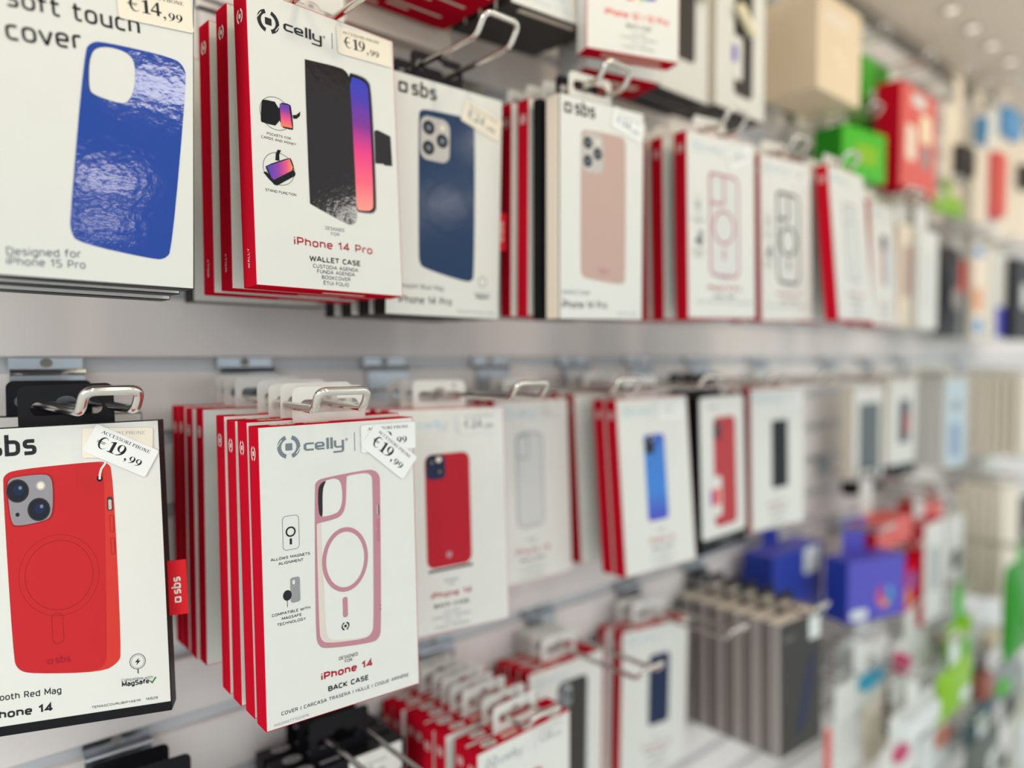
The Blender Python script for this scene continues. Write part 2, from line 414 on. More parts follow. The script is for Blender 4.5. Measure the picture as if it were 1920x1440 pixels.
SERIF.update({
    'A': (0.86, [stroke([(0.1, 0), (0.43, 1)], 0.06), stroke([(0.43, 1), (0.74, 0)], 0.15), [[(0.2, 0.3), (0.64, 0.3), (0.64, 0.36), (0.2, 0.36)]], _ser(0.1, 0.02, 0.26), _ser(0.76, 0.02, 0.3)]),
    'C': (0.76, [[_arc(0.4, 0.5, 0.36, 0.52, 45, 315, 18) + _arc(0.45, 0.5, 0.27, 0.47, 310, 50, 16)], _stem(0.66, 0.68, 0.98, 0.05)]),
    'E': (0.72, [_stem(0.2), [[(0.03, 0.95), (0.64, 0.95), (0.64, 1), (0.03, 1)]], [[(0.03, 0), (0.66, 0), (0.66, 0.05), (0.03, 0.05)]], [[(0.2, 0.48), (0.5, 0.48), (0.5, 0.54), (0.2, 0.54)]], _stem(0.62, 0.75, 1, 0.05), _stem(0.65, 0, 0.25, 0.05)]),
    'S': (0.62, [stroke([(0.5, 0.82), (0.4, 0.95), (0.22, 0.96), (0.12, 0.84), (0.16, 0.66), (0.44, 0.44), (0.5, 0.26), (0.42, 0.07), (0.22, 0.04), (0.08, 0.2)], 0.11)]),
    'O': (0.86, [[ell(0.42, 0.5, 0.38, 0.52, 28), ell(0.42, 0.5, 0.24, 0.47, 28)]]),
    'R': (0.82, [_stem(0.2), _ser(0.2, 0.03), [[(0.03, 0.95), (0.3, 0.95), (0.3, 1), (0.03, 1)]], [_arc(0.36, 0.75, 0.28, 0.25, 90, -90, 12) + [(0.2, 0.5), (0.2, 0.56)] + _arc(0.34, 0.75, 0.16, 0.2, -90, 90, 10) + [(0.2, 0.95), (0.2, 1)]], stroke([(0.36, 0.52), (0.66, 0.02)], 0.14), _ser(0.72, 0.02, 0.2)]),
    'I': (0.4, [_stem(0.2), _ser(0.2, 0.03), _ser(0.2, 0.97)]),
    'P': (0.7, [_stem(0.2), _ser(0.2, 0.03), [[(0.03, 0.95), (0.3, 0.95), (0.3, 1), (0.03, 1)]], [_arc(0.36, 0.73, 0.28, 0.27, 90, -90, 12) + [(0.2, 0.46), (0.2, 0.52)] + _arc(0.34, 0.73, 0.16, 0.22, -90, 90, 10) + [(0.2, 0.95), (0.2, 1)]]]),
    'H': (0.86, [_stem(0.2), _stem(0.64), _ser(0.2, 0.03), _ser(0.2, 0.97), _ser(0.64, 0.03), _ser(0.64, 0.97), [[(0.2, 0.48), (0.64, 0.48), (0.64, 0.54), (0.2, 0.54)]]]),
    'N': (0.86, [_stem(0.16, 0, 1, 0.06), _stem(0.68, 0, 1, 0.06), stroke([(0.17, 1), (0.67, 0)], 0.16), _ser(0.16, 0.03, 0.26), _ser(0.68, 0.97, 0.26), _ser(0.12, 0.97, 0.2)]),
    ' ': (0.36, []),
})

SANS['\u03c3'] = (SANS['s'][0], [([(p[0], p[1] * .86) for p in q], c_) for q, c_ in SANS['s'][1]])
SANS['\u03b2'] = (SANS['b'][0], [([(p[0], p[1] if p[1] > .9 else p[1] * .86) for p in q], c_) for q, c_ in SANS['b'][1]])

class Art:
    """flat printed matter on the front of a carton, in millimetres from its lower left corner"""
    def __init__(s): s.it = []
    def p(s, loops, m, layer=0):
        if loops and not isinstance(loops[0], list): loops = [loops]
        s.it.append(('p', loops, m, layer)); return s
    def sec(s, name): s.it.append(('s', name)); return s
    def t(s, txt, x0, x1, y, m, h=None, bold=0.0, ang=0, layer=0):
        gap = 0.13
        tot = sum(SANS[c][0] + gap for c in txt) - gap
        sx = (x1 - x0) / tot; sy = h or sx
        wt = sy * (0.145 + bold * 2.2)
        c, sn = cos(RAD(ang)), sin(RAD(ang)); x = 0
        wt = min(wt, 0.24 * max(sx, sy) if bold else wt)
        for ch in txt:
            adv, st = SANS[ch]
            for pts, cl in st:
                P = [((x + p[0]) * sx, p[1] * (sy - wt) + wt / 2) for p in pts]
                lp = stroke(P, wt, cl)
                Lq, Rq = lp if cl else (lp[0][:len(P)], lp[0][len(P):][::-1])
                n_ = len(P); V = [(x0 + q[0] * c - q[1] * sn, y + q[0] * sn + q[1] * c) for q in Lq + Rq]
                s.it.append(('m', V, [[i, (i + 1) % n_, n_ + (i + 1) % n_, n_ + i] for i in range(n_ if cl else n_ - 1)], m, layer))
            x += adv + gap
        return s
    def serif(s, txt, x, y, h, m, width=None, layer=0, stretch=1.0):
        adv = sum(SERIF[c][0] for c in txt) * h * stretch
        k = (width / adv if width else 1) * stretch
        for c in txt:
            wd, polys = SERIF[c]
            for lp in polys:
                s.it.append(('p', [[(x + q[0] * h * k, y + q[1] * h) for q in l] for l in lp], m, layer))
            x += wd * h * k
        return s
    def xf(s, cx, cy, ang):
        """turn the whole art by ang about its own origin and move it to cx, cy"""
        c, sn = cos(RAD(ang)), sin(RAD(ang)); f = lambda p: (cx + p[0] * c - p[1] * sn, cy + p[0] * sn + p[1] * c)
        n = []
        for e in s.it:
            if e[0] == 's': n.append(e)
            elif e[0] == 'p': n.append(('p', [[f(q) for q in l] for l in e[1]], e[2], e[3]))
            else: n.append(('m', [f(q) for q in e[1]], e[2], e[3], e[4]))
        s.it = n; return s
    def build(s, name, parent, W, base=0.00012):
        mb = MB(); first = None; nm = name
        for e in s.it + [('s', None)]:
            if e[0] == 's':
                if mb.f:
                    o = mb.build(nm, parent); first = first or o
                mb = MB(); nm = e[1]; continue
            y = -(base + 0.00007 * e[-1])
            g = (lambda u, v, y=y: (u / 1000 - W / 2, y, v / 1000))
            if e[0] == 'p': mb.poly(e[1], g, e[2])
            else: mb.add([g(*q) for q in e[1]], e[2], e[3])
        return first

def celly_icon(a, cx, cy, r, m, layer=0, cut=WHITE):
    for s in (1, -1):
        a.p(arcband(cx, cy, r * 0.66, r, -72 if s > 0 else 108, 72 if s > 0 else 252), m, layer)
        a.p(stroke([(cx + s * r * 1.02, cy - s * r * 0.05), (cx + s * r * 0.62, cy - s * r * 0.62)], r * 0.07), cut, layer + 1)
    q = r * 0.3
    a.p(rr(cx - q, cy - q, cx + q, cy + q, q * 0.25), m, layer)
def celly_word(a, x0, x1, y, xh, m, layer=0):
    wd = [('c', 0.98), ('e', 1.02), ('l', 0.36), ('l', 0.36), ('y', 1.0)]
    k = (x1 - x0) / sum(q[1] for q in wd); x = x0; t = 0.23
    S = {'c': [([(0.92, .88), (.28, .88), (.13, .74), (.13, .26), (.28, .115), (.9, .115)], 0.23)],
         'e': [([(.2, .48), (.8, .48), (.8, .74), (.68, .88), (.28, .88), (.13, .74), (.13, .26), (.28, .115), (.9, .115)], 0.21)],
         'l': [([(.17, 0), (.17, 1.42)], 0.24)],
         'y': [([(.13, 1), (.13, .3), (.28, .16), (.8, .16)], 0.22), ([(.86, 1), (.86, -.32), (.74, -.45), (-.05, -.45)], 0.22)]}
    for c, q in wd:
        for pts, w_ in S[c]:
            a.p([[(x + p[0] * k, y + p[1] * xh) for p in l] for l in stroke(pts, w_)], m, layer)
        x += q * k
def celly(a, icx, icy, r, x0, x1, y, xh, m, bar=None):
    a.sec('brand_logo')
    celly_icon(a, icx, icy, r, m); celly_word(a, x0, x1, y, xh, m)
    a.p([ell(x1 + 1.6, y + xh * 1.0, 0.9, 0.9, 14), ell(x1 + 1.6, y + xh * 1.0, 0.65, 0.65, 14)], m)
    a.t('R', x1 + 1.2, x1 + 2.0, y + xh - 0.4, m)
    if bar: a.p([(bar[0] - .25, bar[1]), (bar[0] + .25, bar[1]), (bar[0] + .25, bar[2]), (bar[0] - .25, bar[2])], m)
    a.sec('lettering')
def sbs(a, x0, x1, y, xh, m, layer=0, ang=0):
    """square ring and the three letters"""
    w_ = x1 - x0; s_ = w_ * 0.24
    a.p([rr(x0, y, x0 + s_, y + s_, s_ * .2), rr(x0 + s_ * .24, y + s_ * .24, x0 + s_ * .76, y + s_ * .76, s_ * .08)], m, layer)
    a.t('\u03c3\u03b2\u03c3', x0 + w_ * 0.34, x1, y, m, h=w_ * 0.37, bold=0.008, layer=layer)

def price_label(parent, cx, cy, ang, txt='19', cents='99', paper=LABEL, ink=INK, W=0.11, w_=41, h=19, layer=8, curl=False):
    mb = MB(); c, s = cos(RAD(ang)), sin(RAD(ang))
    y0 = -(0.00012 + 0.00007 * layer)
    f = lambda u, v, k: ((cx + u * c - v * s) / 1000 - W / 2, y0 + (0.00006 if k else 0), (cy + u * s + v * c) / 1000)
    mb.plate([rr(-w_ / 2, -h / 2, w_ / 2, h / 2, 1.6)], f, paper)
    lb = mb.build('price_label', parent)
    a = Art()
    x, y = -w_ / 2, -h / 2
    a.serif('ACCESSORI PHONE', x + 5, y + 14.8, 2.0, ink, width=31.5)
    a.serif('€' + txt, x + 5.2, y + 5.6, 7.6, ink, width=18.5)
    a.serif(',', x + 24.2, y + 5.0, 6.0, ink)
    a.serif(cents, x + 27.0, y + 4.4, 4.6, ink, width=8.4)
    a.xf(cx, cy, ang)
    a.build('price_lettering', lb, W, base=-y0 + 0.00006)
    return lb

# ------------------------------------------------------------------ cartons
MESH = {}
def carton_mesh(style, W, H, T):
    k = (style, round(W, 4), round(H, 4), round(T, 4))
    if k in MESH: return MESH[k]
    mb = MB()
    P = {'celly': (WHITE, RED, RED, RED), 'celly_wallet': (WHITE, RED, RED, RED), 'sbs': (WHITE, BLACK, BLACK, BLACK), 'sbs_pale': (WHITE, CREAM, CREAM, BLACK), 'black': (BLACK, BLACK, BLACK, BLACK),
         'celly_black': (BLACK, BLACK, BLACK, BLACK), 'white': (WHITE, WHITE, WHITE, WHITE), 'cream': (CREAM, CREAM, CREAM, CREAM), 'char': (WHITE, CHAR, CHAR, CHAR),
         'taupe': (CHAR, TAUPE, GOLD, TAUPE), 'beige': (BEIGE, BEIGE, BEIGE, BEIGE), 'violet': (VIOLET, BLUE, VIOLET, BLUE), 'blue': (BLUE, BLUE, VIOLET, BLUE),
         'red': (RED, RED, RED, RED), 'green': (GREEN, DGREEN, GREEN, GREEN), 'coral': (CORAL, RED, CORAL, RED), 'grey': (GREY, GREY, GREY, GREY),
         'dark': (CHAR, CHAR, CHAR, CHAR), 'whiteblack': (WHITE, CREAM, CREAM, BLACK), 'crimson': (DRED, RED, RED, RED), 'redbase': (WHITE, WHITE, RED, RED)}[style]
    mb.box((-W / 2, 0, 0), (W / 2, T, H), P[0], dict(front=P[0], back=P[0] if style.startswith('celly') else P[1], left=P[1], right=P[1], top=P[2], bottom=P[3]))
    base = mb.mesh('carton', 0.0006)
    mb2 = MB(); mb2.mats = list(mb.mats)
    mb2.v = [tuple(v.co) for v in base.vertices]; mb2.f = [list(p.vertices) for p in base.polygons]
    mb2.mi = [p.material_index for p in base.polygons]; mb2.sm = [False] * len(mb2.f)
    if style in ('celly', 'celly_wallet', 'celly_black'):
        lm = LINK if style == 'celly_black' else WHITE
        sd = lambda u, v: (-W / 2 - 0.00012, T / 2 - u, v)          # the left spine
        tp = lambda u, v: (u, T / 2 + v, H + 0.00012)
        bt = lambda u, v: (u, T / 2 - v, -0.00012)
        for s in (0, 180):
            mb2.poly([arcband(0, (H - 0.017), 0.0034, 0.005, -70 + s, 70 + s, sx=0.8)], sd, lm)
        mb2.poly([rr(-0.0013, H - 0.0185, 0.0013, H - 0.0155, 0.0004)], sd, lm)
        q_ = Art()
        if style == 'celly_wallet': q_.t('WALLY', 0, 12.5, 0, lm, h=2.6)
        for e in q_.it: mb2.add([sd(0.0014 - v / 1000, 0.012 + u / 1000) for u, v in e[1]], e[2], lm)
        mb2.poly([ell(-W * 0.33, 0, 0.0085, T * 0.34, 24)], tp, GREY if style == 'celly_black' else WHITE)
        tq = lambda u, v: (u, T / 2 + v, H + 0.0002)
        for s in (0, 180): mb2.poly([arcband(-W * 0.33, 0, 0.0022, 0.0034, -70 + s, 70 + s)], tq, INK)
        mb2.poly([rr(-W * 0.2, -0.002, -W * 0.04, 0.002, 0.0004)], tp, GREY if style == 'celly_black' else CREAM)
        mb2.poly([rr(-0.004, -0.0035, W * 0.26, 0.0005, 0.0003)], bt, GREY if style == 'celly_black' else CREAM)
    if style == 'redbase':
        mb2.poly([rr(-W * .3, T * .35, W * .35, T * .55, 0.0005)], lambda u, v: (u, v, -0.00012), CREAM)
    if style == 'taupe':
        sd = lambda u, v: (-W / 2 - 0.00012, T / 2 - u, v)
        mb2.poly([rr(T * 0.3, 0.001, T * 0.44, H - 0.001, 0.0003)], sd, SILV)
        mb2.poly([rr(-T * 0.48, 0.001, -T * 0.32, H - 0.001, 0.0003)], sd, CHAR)
    if style == 'crimson':
        bt = lambda u, v: (u, v, -0.00012)
        mb2.poly([rr(-W * 0.45, T * 0.7, W * 0.45, T * 0.82, 0.0005)], bt, CREAM)
    MESH[k] = mb2.mesh('carton')
    return MESH[k]

def tab_mesh(m, w_, h, hole):
    k = ('tab', m.name, round(w_, 4), round(h, 4), round(hole, 4))
    if k in MESH: return MESH[k]
    mb = MB(); r = 0.005
    out = [(-w_ / 2, -0.0005), (w_ / 2, -0.0005)] + [(w_ / 2 - r + r * cos(RAD(a)), h - r + r * sin(RAD(a))) for a in range(0, 91, 15)] + [(-w_ / 2 + r + r * cos(RAD(a)), h - r + r * sin(RAD(a))) for a in range(90, 181, 15)]
    hl = rr(-0.021, hole - 0.0045, 0.021, hole + 0.0045, 0.0044)
    # euro slot: a wide slot with a bump above the middle
    hl = [p for p in hl]
    hb = []
    for p in hl: hb.append(p)
    top = [(0.021 - 0.0044, hole + 0.0045), (0.006, hole + 0.0045)] + [(0.006 * cos(RAD(a)), hole + 0.0045 + 0.0035 * sin(RAD(a))) for a in range(0, 181, 20)] + [(-0.021 + 0.0044, hole + 0.0045)]
    left = [(-0.021 + 0.0044 + 0.0045 * cos(RAD(a)), hole + 0.0045 * sin(RAD(a))) for a in range(100, 270, 15)]
    right = [(0.021 - 0.0044 + 0.0045 * cos(RAD(a)), hole + 0.0045 * sin(RAD(a))) for a in range(-90, 80, 15)]
    hb = top + left + right
    mb.plate([out, hb], lambda u, v, q: (u, 0.0007 * q, v), m)
    if m is WHITE:
        f = lambda u, v: (u, -0.0001, v)
        for s in (0, 180): mb.poly([arcband(w_ * 0.28, h - 0.0045, 0.0012, 0.0019, -70 + s, 70 + s, 8)], f, GINK)
        mb.poly([rr(w_ * 0.28 - .0006, h - 0.0051, w_ * 0.28 + .0006, h - 0.0039, .0002)], f, GINK)
    MESH[k] = mb.mesh('hang_tab')
    return MESH[k]

PARTS = dict()
def carton(name, label, group, x, o, z, rot, W, H, T, style, tab=None, hole=0.0105, tabh=0.022, tabw=0.052, cat='phone case box'):
    """a hanging carton: origin under the middle of its front; o is how far that front stands off the wall"""
    r = thing(name, label, cat, (x, -o, z), rot, group)
    link('carton', carton_mesh(style, W, H, T), r)
    if tab:
        t = link('hang_tab', tab_mesh(tab, tabw, tabh, hole), r)
        t.location = (0, T - 0.0009, H)
    return r

HOOKB = {}
def hook(x, zg, L, label, group, sp=0.033, wire=0.0024, tip=0.012, dz=-0.032, skew=0.0):
    """slat wall hook: folded plate gripping the groove and one wire bent into a double prong"""
    r = thing('display_hook', label, 'hook', (x, 0, zg), (0, 0, 0), group)
    bk = 'b' if dz > -0.04 else 'bl'
    if bk not in HOOKB:
        mb = MB(); hw = 0.024
        prof = [(-0.0005, 0.006), (-0.0085, 0.006), (-0.0088, 0.0), (-0.0096, -0.0028), (-0.0114, -0.0036), (-0.0128, -0.0024), (-0.0134, -0.0012), (-0.0400 if bk == 'b' else -0.0680, -0.0012)]
        th = 0.0014
        lo = [(-hw + 2 * hw * 0, 0)]
        n = len(prof)
        A = [(-hw, y - 0.0006, z) for z, y in prof]; B = [(hw, y - 0.0006, z) for z, y in prof]
        A2 = [(-hw, y - 0.0006 + (-th if i > 1 else -th), z) for i, (z, y) in enumerate(prof)]; B2 = [(hw, y - 0.0006 - th, z) for z, y in prof]
        vs = A + B + A2 + B2
        fs = []
        for i in range(n - 1):
            fs += [[i, i + 1, n + i + 1, n + i], [2 * n + i, 3 * n + i, 3 * n + i + 1, 2 * n + i + 1], [i, 2 * n + i, 2 * n + i + 1, i + 1], [n + i, n + i + 1, 3 * n + i + 1, 3 * n + i]]
        fs += [[0, n, 3 * n, 2 * n], [n - 1, 2 * n - 1, 4 * n - 1, 3 * n - 1][::-1]]
        mb.add(vs, fs, STEEL)
        mb.poly([ell(0, -0.0042, 0.0042, 0.0034, 20)], lambda u, v: (u, 0.0038, v), GAPGREY)
        HOOKB[bk] = mb.mesh('bracket')
    link('bracket', HOOKB[bk], r)
    k = (round(L, 3), sp, wire, tip, dz, skew)
    if k not in HOOKB:
        mb = MB(); h = sp / 2; pts = []
        R_ = min(0.0065, tip * 0.5)
        sk = lambda y: -y / L * skew
        knots = [(-h, -0.0035, dz), (-h + sk(-L + tip), -L + tip * 0.75, dz), (-h + skew, -L, dz + tip), (h + skew, -L, dz + tip), (h + sk(-L + tip), -L + tip * 0.75, dz), (h, -0.0035, dz)]
        pts = [knots[0]]
        for i in range(1, 5):
            a, b, c = Vector(knots[i - 1]), Vector(knots[i]), Vector(knots[i + 1])
            p = b + (a - b).normalized() * R_; q = b + (c - b).normalized() * R_
            for j in range(7):
                t = j / 6; pts.append(tuple(p * (1 - t) ** 2 + b * 2 * t * (1 - t) + q * t * t))
        pts.append(knots[5])
        mb.tube(pts, wire, CHROME, 12)
        HOOKB[k] = mb.mesh('wire_prong')
    link('wire_prong', HOOKB[k], r)
    return r

# ------------------------------------------------------------------ room shell
G, GH = 0.06, 0.012
X0, X1 = -2.0, 5.0
mb = MB()
ztop = 0.66
prof = []
k = 11
while k * G > -1.62:
    zt = k * G                                    # lower edge of a panel; the groove lies below it
    zu = min(zt + G - GH, CEIL)                   # its upper edge
    prof += [(zu, 0.009), (zu, 0.0012), (zu - 0.0012, 0), (zt + 0.0012, 0), (zt, 0.0012), (zt, 0.009)]
    k -= 1
prof = [(CEIL, 0.009)] + prof
n = len(prof)
vs = [(X0, y, z) for z, y in prof] + [(X1, y, z) for z, y in prof]
for i in range(n - 1):
    groove = prof[i][1] > 0.005 and prof[i + 1][1] > 0.005
    mb.add([vs[i], vs[i + 1], vs[n + i + 1], vs[n + i]], [[0, 1, 2, 3]], ALU if groove else SLAT)
mb.box((X0, 0.0095, -1.6), (X1, 0.03, CEIL), SLAT)
struct(mb.build('wall_back'))
mb = MB(); mb.box((X0, -0.95, CEIL), (X1, 0.03, CEIL + 0.04), CEILM); struct(mb.build('ceiling'))
mb = MB(); mb.box((X0, -5.2, -1.64), (X1, 0.03, -1.6), FLOORM); struct(mb.build('floor'))
mb = MB(); mb.box((X0, -0.016, CEIL - 0.018), (X1, 0.0, CEIL), GAPGREY); struct(mb.build('shadow_gap_strip_1'))  # dark grey strip paints the shadow gap where wall meets ceiling

# little recessed ceiling spots in a row along the wall
for i, px in enumerate((1.475, 1.595, 1.715, 1.84, 1.97)):
    words = ('nearest', 'second', 'third', 'fourth', 'fifth')
    t = thing('ceiling_spotlight', 'small round ceiling spotlight above the shelf wall, %s of the row' % words[i], 'ceiling light', (px, -0.12, CEIL), (0, 0, 0), 'ceiling spotlights over the wall')
    mb = MB(); mb.lathe([(0.0, -0.001), (0.0, 0.0), (0.017, 0.0), (0.0175, -0.004), (0.0135, -0.005), (0.0130, -0.002)], SILV, 24); mb.build('rim', t)
    mb = MB(); mb.lathe([(0.0128, -0.0025), (0.009, -0.006), (0.0, -0.0075)], LAMPM, 24); mb.build('lens', t)
# unseen spot lamps added to warm and brighten the top of the wall
for i in range(9):
    d = bpy.data.lights.new('added_wall_spot', 'SPOT'); d.energy = 5.0; d.spot_size = RAD(85); d.spot_blend = 0.9; d.shadow_soft_size = 0.05
    d.color = (1.0, 0.80, 0.55)
    o = bpy.data.objects.new('added_wall_spot', d); o.location = (-0.4 + 0.36 * i, -0.62, CEIL - 0.02)
    o.rotation_euler = (RAD(63), 0, 0); COL.objects.link(o)

# ------------------------------------------------------------------ near cartons, upper row
HZ = 0.268                                         # height of the prongs of the upper row
def add_tag_ribbon(parent, W, T, z, h=0.033):
    mb = MB()
    mb.box((W / 2, T * 0.35, z), (W / 2 + 0.0115, T * 0.35 + 0.0012, z + h), TAGRED)
    rb = mb.build('fabric_tag', parent)
    a = Art(); sbs(a, 0, 17, 0, 3, WHITE); a.xf(0, 0, 90)
    m2 = MB()
    for e in a.it:
        g = lambda u, v: (W / 2 + 0.0078 + u / 1000, T * 0.35 - 0.0002, z + 0.008 + v / 1000)
        if e[0] == 'p': m2.poly(e[1], g, e[2])
        else: m2.add([g(*q) for q in e[1]], e[2], e[3])
    m2.build('tag_lettering', rb)

GA = 'boxes on the hook at upper left'
A1W = 0.115
r = carton('phone_case_box', 'white box picturing a shiny blue soft touch phone cover', GA, 0.0985, 0.176, 0.0418, (0, 0.8, 0), A1W, 0.19, 0.018, 'sbs', BLACK, 0.0080, 0.030)
a = Art()
case = soft([(56.7, 126.2), (59.8, 131.4), (65.1, 133.8), (103.2, 135.4), (109.2, 131.8), (110.7, 124.3), (102.1, 22.0), (98.5, 16.9), (92.6, 15.7), (52.9, 21.0), (49.8, 26.4), (49.3, 33.6)])
hole = soft([(59.3, 125.5), (65.1, 131.2), (77.3, 131.8), (82.6, 126.6), (81.9, 110.8), (78.0, 102.6), (73.1, 101.7), (61.0, 103.2), (58.7, 106.4)])
a.p([case], BLUEG, 0)
a.p([[(x * 1.03 - 2.4, y * 1.01 - 1.2) for x, y in hole]], NAVY, 1)
a.p([hole], WHITE, 2)
a.build('case_picture', r, A1W)
a = Art()
a.t('soft touch', 21.2, 85.4, 138.8, INK, ang=4).t('cover', 21.1, 56.0, 121.6, INK, ang=7)
a.sec('lettering').t('Designed for', 20.4, 54.7, 10.7, GINK, ang=3.5).t('iPhone 15 Pro', 20.3, 56.8, 5.7, GINK, ang=2)
a.build('lettering', r, A1W)
price_label(r, 93.4, 160.4, 5, '14', '99', LABELY, INK, A1W)
for i, o in enumerate((0.150, 0.124)):
    carton('phone_case_box', ('black-edged white box %s behind the blue cover box' % ('directly', 'second')[i]), GA, 0.0985 + 0.002 * i, o, 0.0405 - 0.002 * i, (0, 0.8, 0), A1W, 0.19, 0.018, 'sbs', BLACK, 0.0080, 0.030)
hook(0.0985, 0.30, 0.2, 'wire hook holding the blue soft touch cover boxes', 'hooks of the upper row', tip=0.015, dz=-0.0595)

# wallet case stack
GB = 'red wallet case boxes'
W = 0.1152
RT = (-3.5, 0.27, 4.25)
r = carton('phone_case_box', 'white box picturing a black wallet case with a sunset phone screen', GB, 0.2484, 0.1797, 0.045, RT, W, 0.19, 0.0165, 'celly_wallet', WHITE, 0.0075, 0.032)
a = Art()
a.p([[(x, y) for x, y in soft([(73.4, 155.6), (82.6, 156.2), (91.1, 155.3), (94.6, 149.1), (95.1, 63.9), (93.4, 59.6), (89.4, 57.4), (72, 57.4)])]], PHGREY, 0)
a.p([soft([(72.4, 155.0), (82.4, 155.4), (90.4, 154.3), (93.6, 148.6), (94.1, 64.2), (92.6, 60.4), (89.0, 58.2), (72, 58.0)])], BLACK, 1)
a.p([soft([(74.0, 152.6), (83.4, 153.2), (89.9, 151.6), (91.6, 146.7), (92.2, 64.4), (90.5, 61.0), (87.0, 59.2), (73.6, 58.7)])], SCREEN, 2)
a.p([soft([(40.3, 154.6), (41.5, 154.7), (68.9, 157.0), (73.4, 155.2), (76.0, 151.0), (77.5, 56.5), (76.5, 50.1), (73.1, 47.7), (69.4, 47.6), (41.2, 57.2), (40.2, 58.2)], 1)], COVERG, 3)
a.p([[(95.1, 118.6), (97.5, 119.9), (109.3, 117.7), (109.9, 96.0), (103.4, 95.2), (101.9, 96.1), (95.0, 95.2)]], COVERG, 3)
a.p([ell(74.6, 149.5, 1.0, 2.0)], BLACK, 2)
a.sec('feature_icon')
a.p([ell(18, 112.6, 11.2, 10.8), ell(18, 112.6, 10.8, 10.4)], GINK, 0)
a.p([soft([(8.3, 118.3), (9.5, 119.8), (20.2, 120.3), (20.5, 104.7), (8.0, 104.5), (7.2, 106)], 1)], BLACK, 1)
a.p([soft([(20.2, 120.6), (28.3, 121.4), (29.3, 119), (30.3, 105.2), (29, 104.4), (20.6, 104.6)], 1)], BLACK, 1)
a.p([[(20.9, 119.8), (27.6, 120.4), (29.3, 105.6), (21.3, 105.2)]], SCREEN2, 2)
a.p([[(30.0, 114.4), (32.8, 115.3), (35.8, 118.3), (35.4, 115.3), (33, 112.8), (30.4, 112.2)]], BLACK, 1)
a.sec('feature_icon')
a.p([ell(18.8, 76.8, 11.2, 10.6), ell(18.8, 76.8, 10.8, 10.2)], GINK, 0)
a.p([[(16.4, 82), (16.9, 86.5), (18.3, 89.2), (20.7, 89.3), (19.3, 86.3), (19.3, 82.2)]], BLACK, 1)
a.p([[(7.7, 72.6), (9.5, 73.4), (15.9, 69), (29.5, 78), (30.5, 76.2), (30.2, 74.4), (17, 65.7), (15, 66)]], BLACK, 1)
a.p([soft([(9.4, 77.2), (26.5, 85.8), (28, 84.5), (29.7, 79.6), (28.4, 76.9), (15.1, 68.3), (13, 68.6), (9.6, 75.5)], 1)], INK, 2)
a.p([[(10.3, 76.8), (26.4, 84.8), (28.7, 79.4), (27.6, 77.2), (15, 69.2), (13.4, 69.7)]], SCREEN3, 3)
a.build('case_picture', r, W)
a = Art()
celly(a, 15.1, 171.6, 7.7, 25.6, 54.6, 169.4, 5.0, INK, (62.5, 168.2, 179.2))
a.sec('caption').t('POCKETS FOR', 11.2, 28.2, 97.6, INK, h=1.6).t('CARDS AND MONEY', 7.3, 31.8, 94.6, INK, h=1.6).sec('caption').t('STAND FUNCTION', 8.7, 30.5, 60.9, INK, h=1.7)
a.sec('lettering').t('DESIGNED', 51.5, 66.5, 41.8, GINK, h=2.3).t('FOR', 55.7, 62.6, 38.3, GINK, h=2.3)
a.t('iPhone 14 Pro', 27.4, 89.4, 28.6, DRED, h=5.6, bold=0.016)
a.t('WALLET CASE', 38.7, 78.7, 19.2, INK, h=3.7, bold=0.03)
a.t('CUSTODIA AGENDA', 41, 76.6, 14.9, INK, h=2.5).t('FUNDA AGENDA', 43.9, 73.7, 11.5, INK, h=2.5).t('BOOKCOVER', 47.3, 70, 7.8, INK, h=2.5).t('ÉTUI FOLIO', 48.5, 68.6, 4.0, INK, h=2.5)
a.build('lettering', r, W)
price_label(r, 89.2, 177.4, 3.5, '19', '99', LABELY, INK, W, w_=46, h=19.2)
for i, (o, x) in enumerate(((0.141, 0.2486), (0.110, 0.2478))):
    carton('phone_case_box', ('red-spined wallet case box just behind the front one', 'red-spined wallet case box third from the front')[i], GB, x, o, 0.0455 - 0.001 * i, (-1.5, 0.27, 3.0), W, 0.19, 0.0165, 'celly_wallet', WHITE, 0.0075, 0.032)
carton('phone_case_box', 'white box with black base against the wall behind the wallet case boxes', GB, 0.2600, 0.035, 0.044, (0, 0, 0), 0.115, 0.19, 0.02, 'sbs', BLACK, 0.0080, 0.030)
hook(0.2450, 0.30, 0.215, 'chrome wire hook holding the wallet case boxes', 'hooks of the upper row', tip=0.015, dz=-0.0595)

# ------------------------------------------------------------------ pictures shared by the cartons further along
def phone_back(a, x0, y0, x1, y1, m, r=9, cam=None, cm=PHGREY, lenses=3, edge=None, skew=0.0, layer=0):
    sk = lambda l: [(x, y + (x - x0) * skew) for x, y in l]
    if edge: a.p([sk(rr(x0 - 1, y0 - 1, x1 + 1, y1 + 1, r + 1))], edge, layer)
    a.p([sk(rr(x0, y0, x1, y1, r))], m, layer + 1)
    if cam:
        cx0, cy0, cx1, cy1 = cam
        a.p([sk(rr(cx0, cy0, cx1, cy1, (cx1 - cx0) * .28))], cm, layer + 2)
        w_, h_ = cx1 - cx0, cy1 - cy0; q = min(w_, h_) * 0.2
        P = [(0.28, .74), (.28, .28), (.74, .5)] if lenses == 3 else [(.3, .7), (.7, .3)]
        for u, v in P:
            c = (cx0 + w_ * u, cy0 + h_ * v)
            a.p([sk(ell(c[0], c[1], q, q, 24))], LENS, layer + 3)
            a.p([sk(ell(c[0], c[1], q * .4, q * .4, 16))], GINK, layer + 4)
        a.p([sk(ell(cx0 + w_ * .74, cy0 + h_ * .8, q * .42, q * .42, 16))], CREAM, layer + 3)
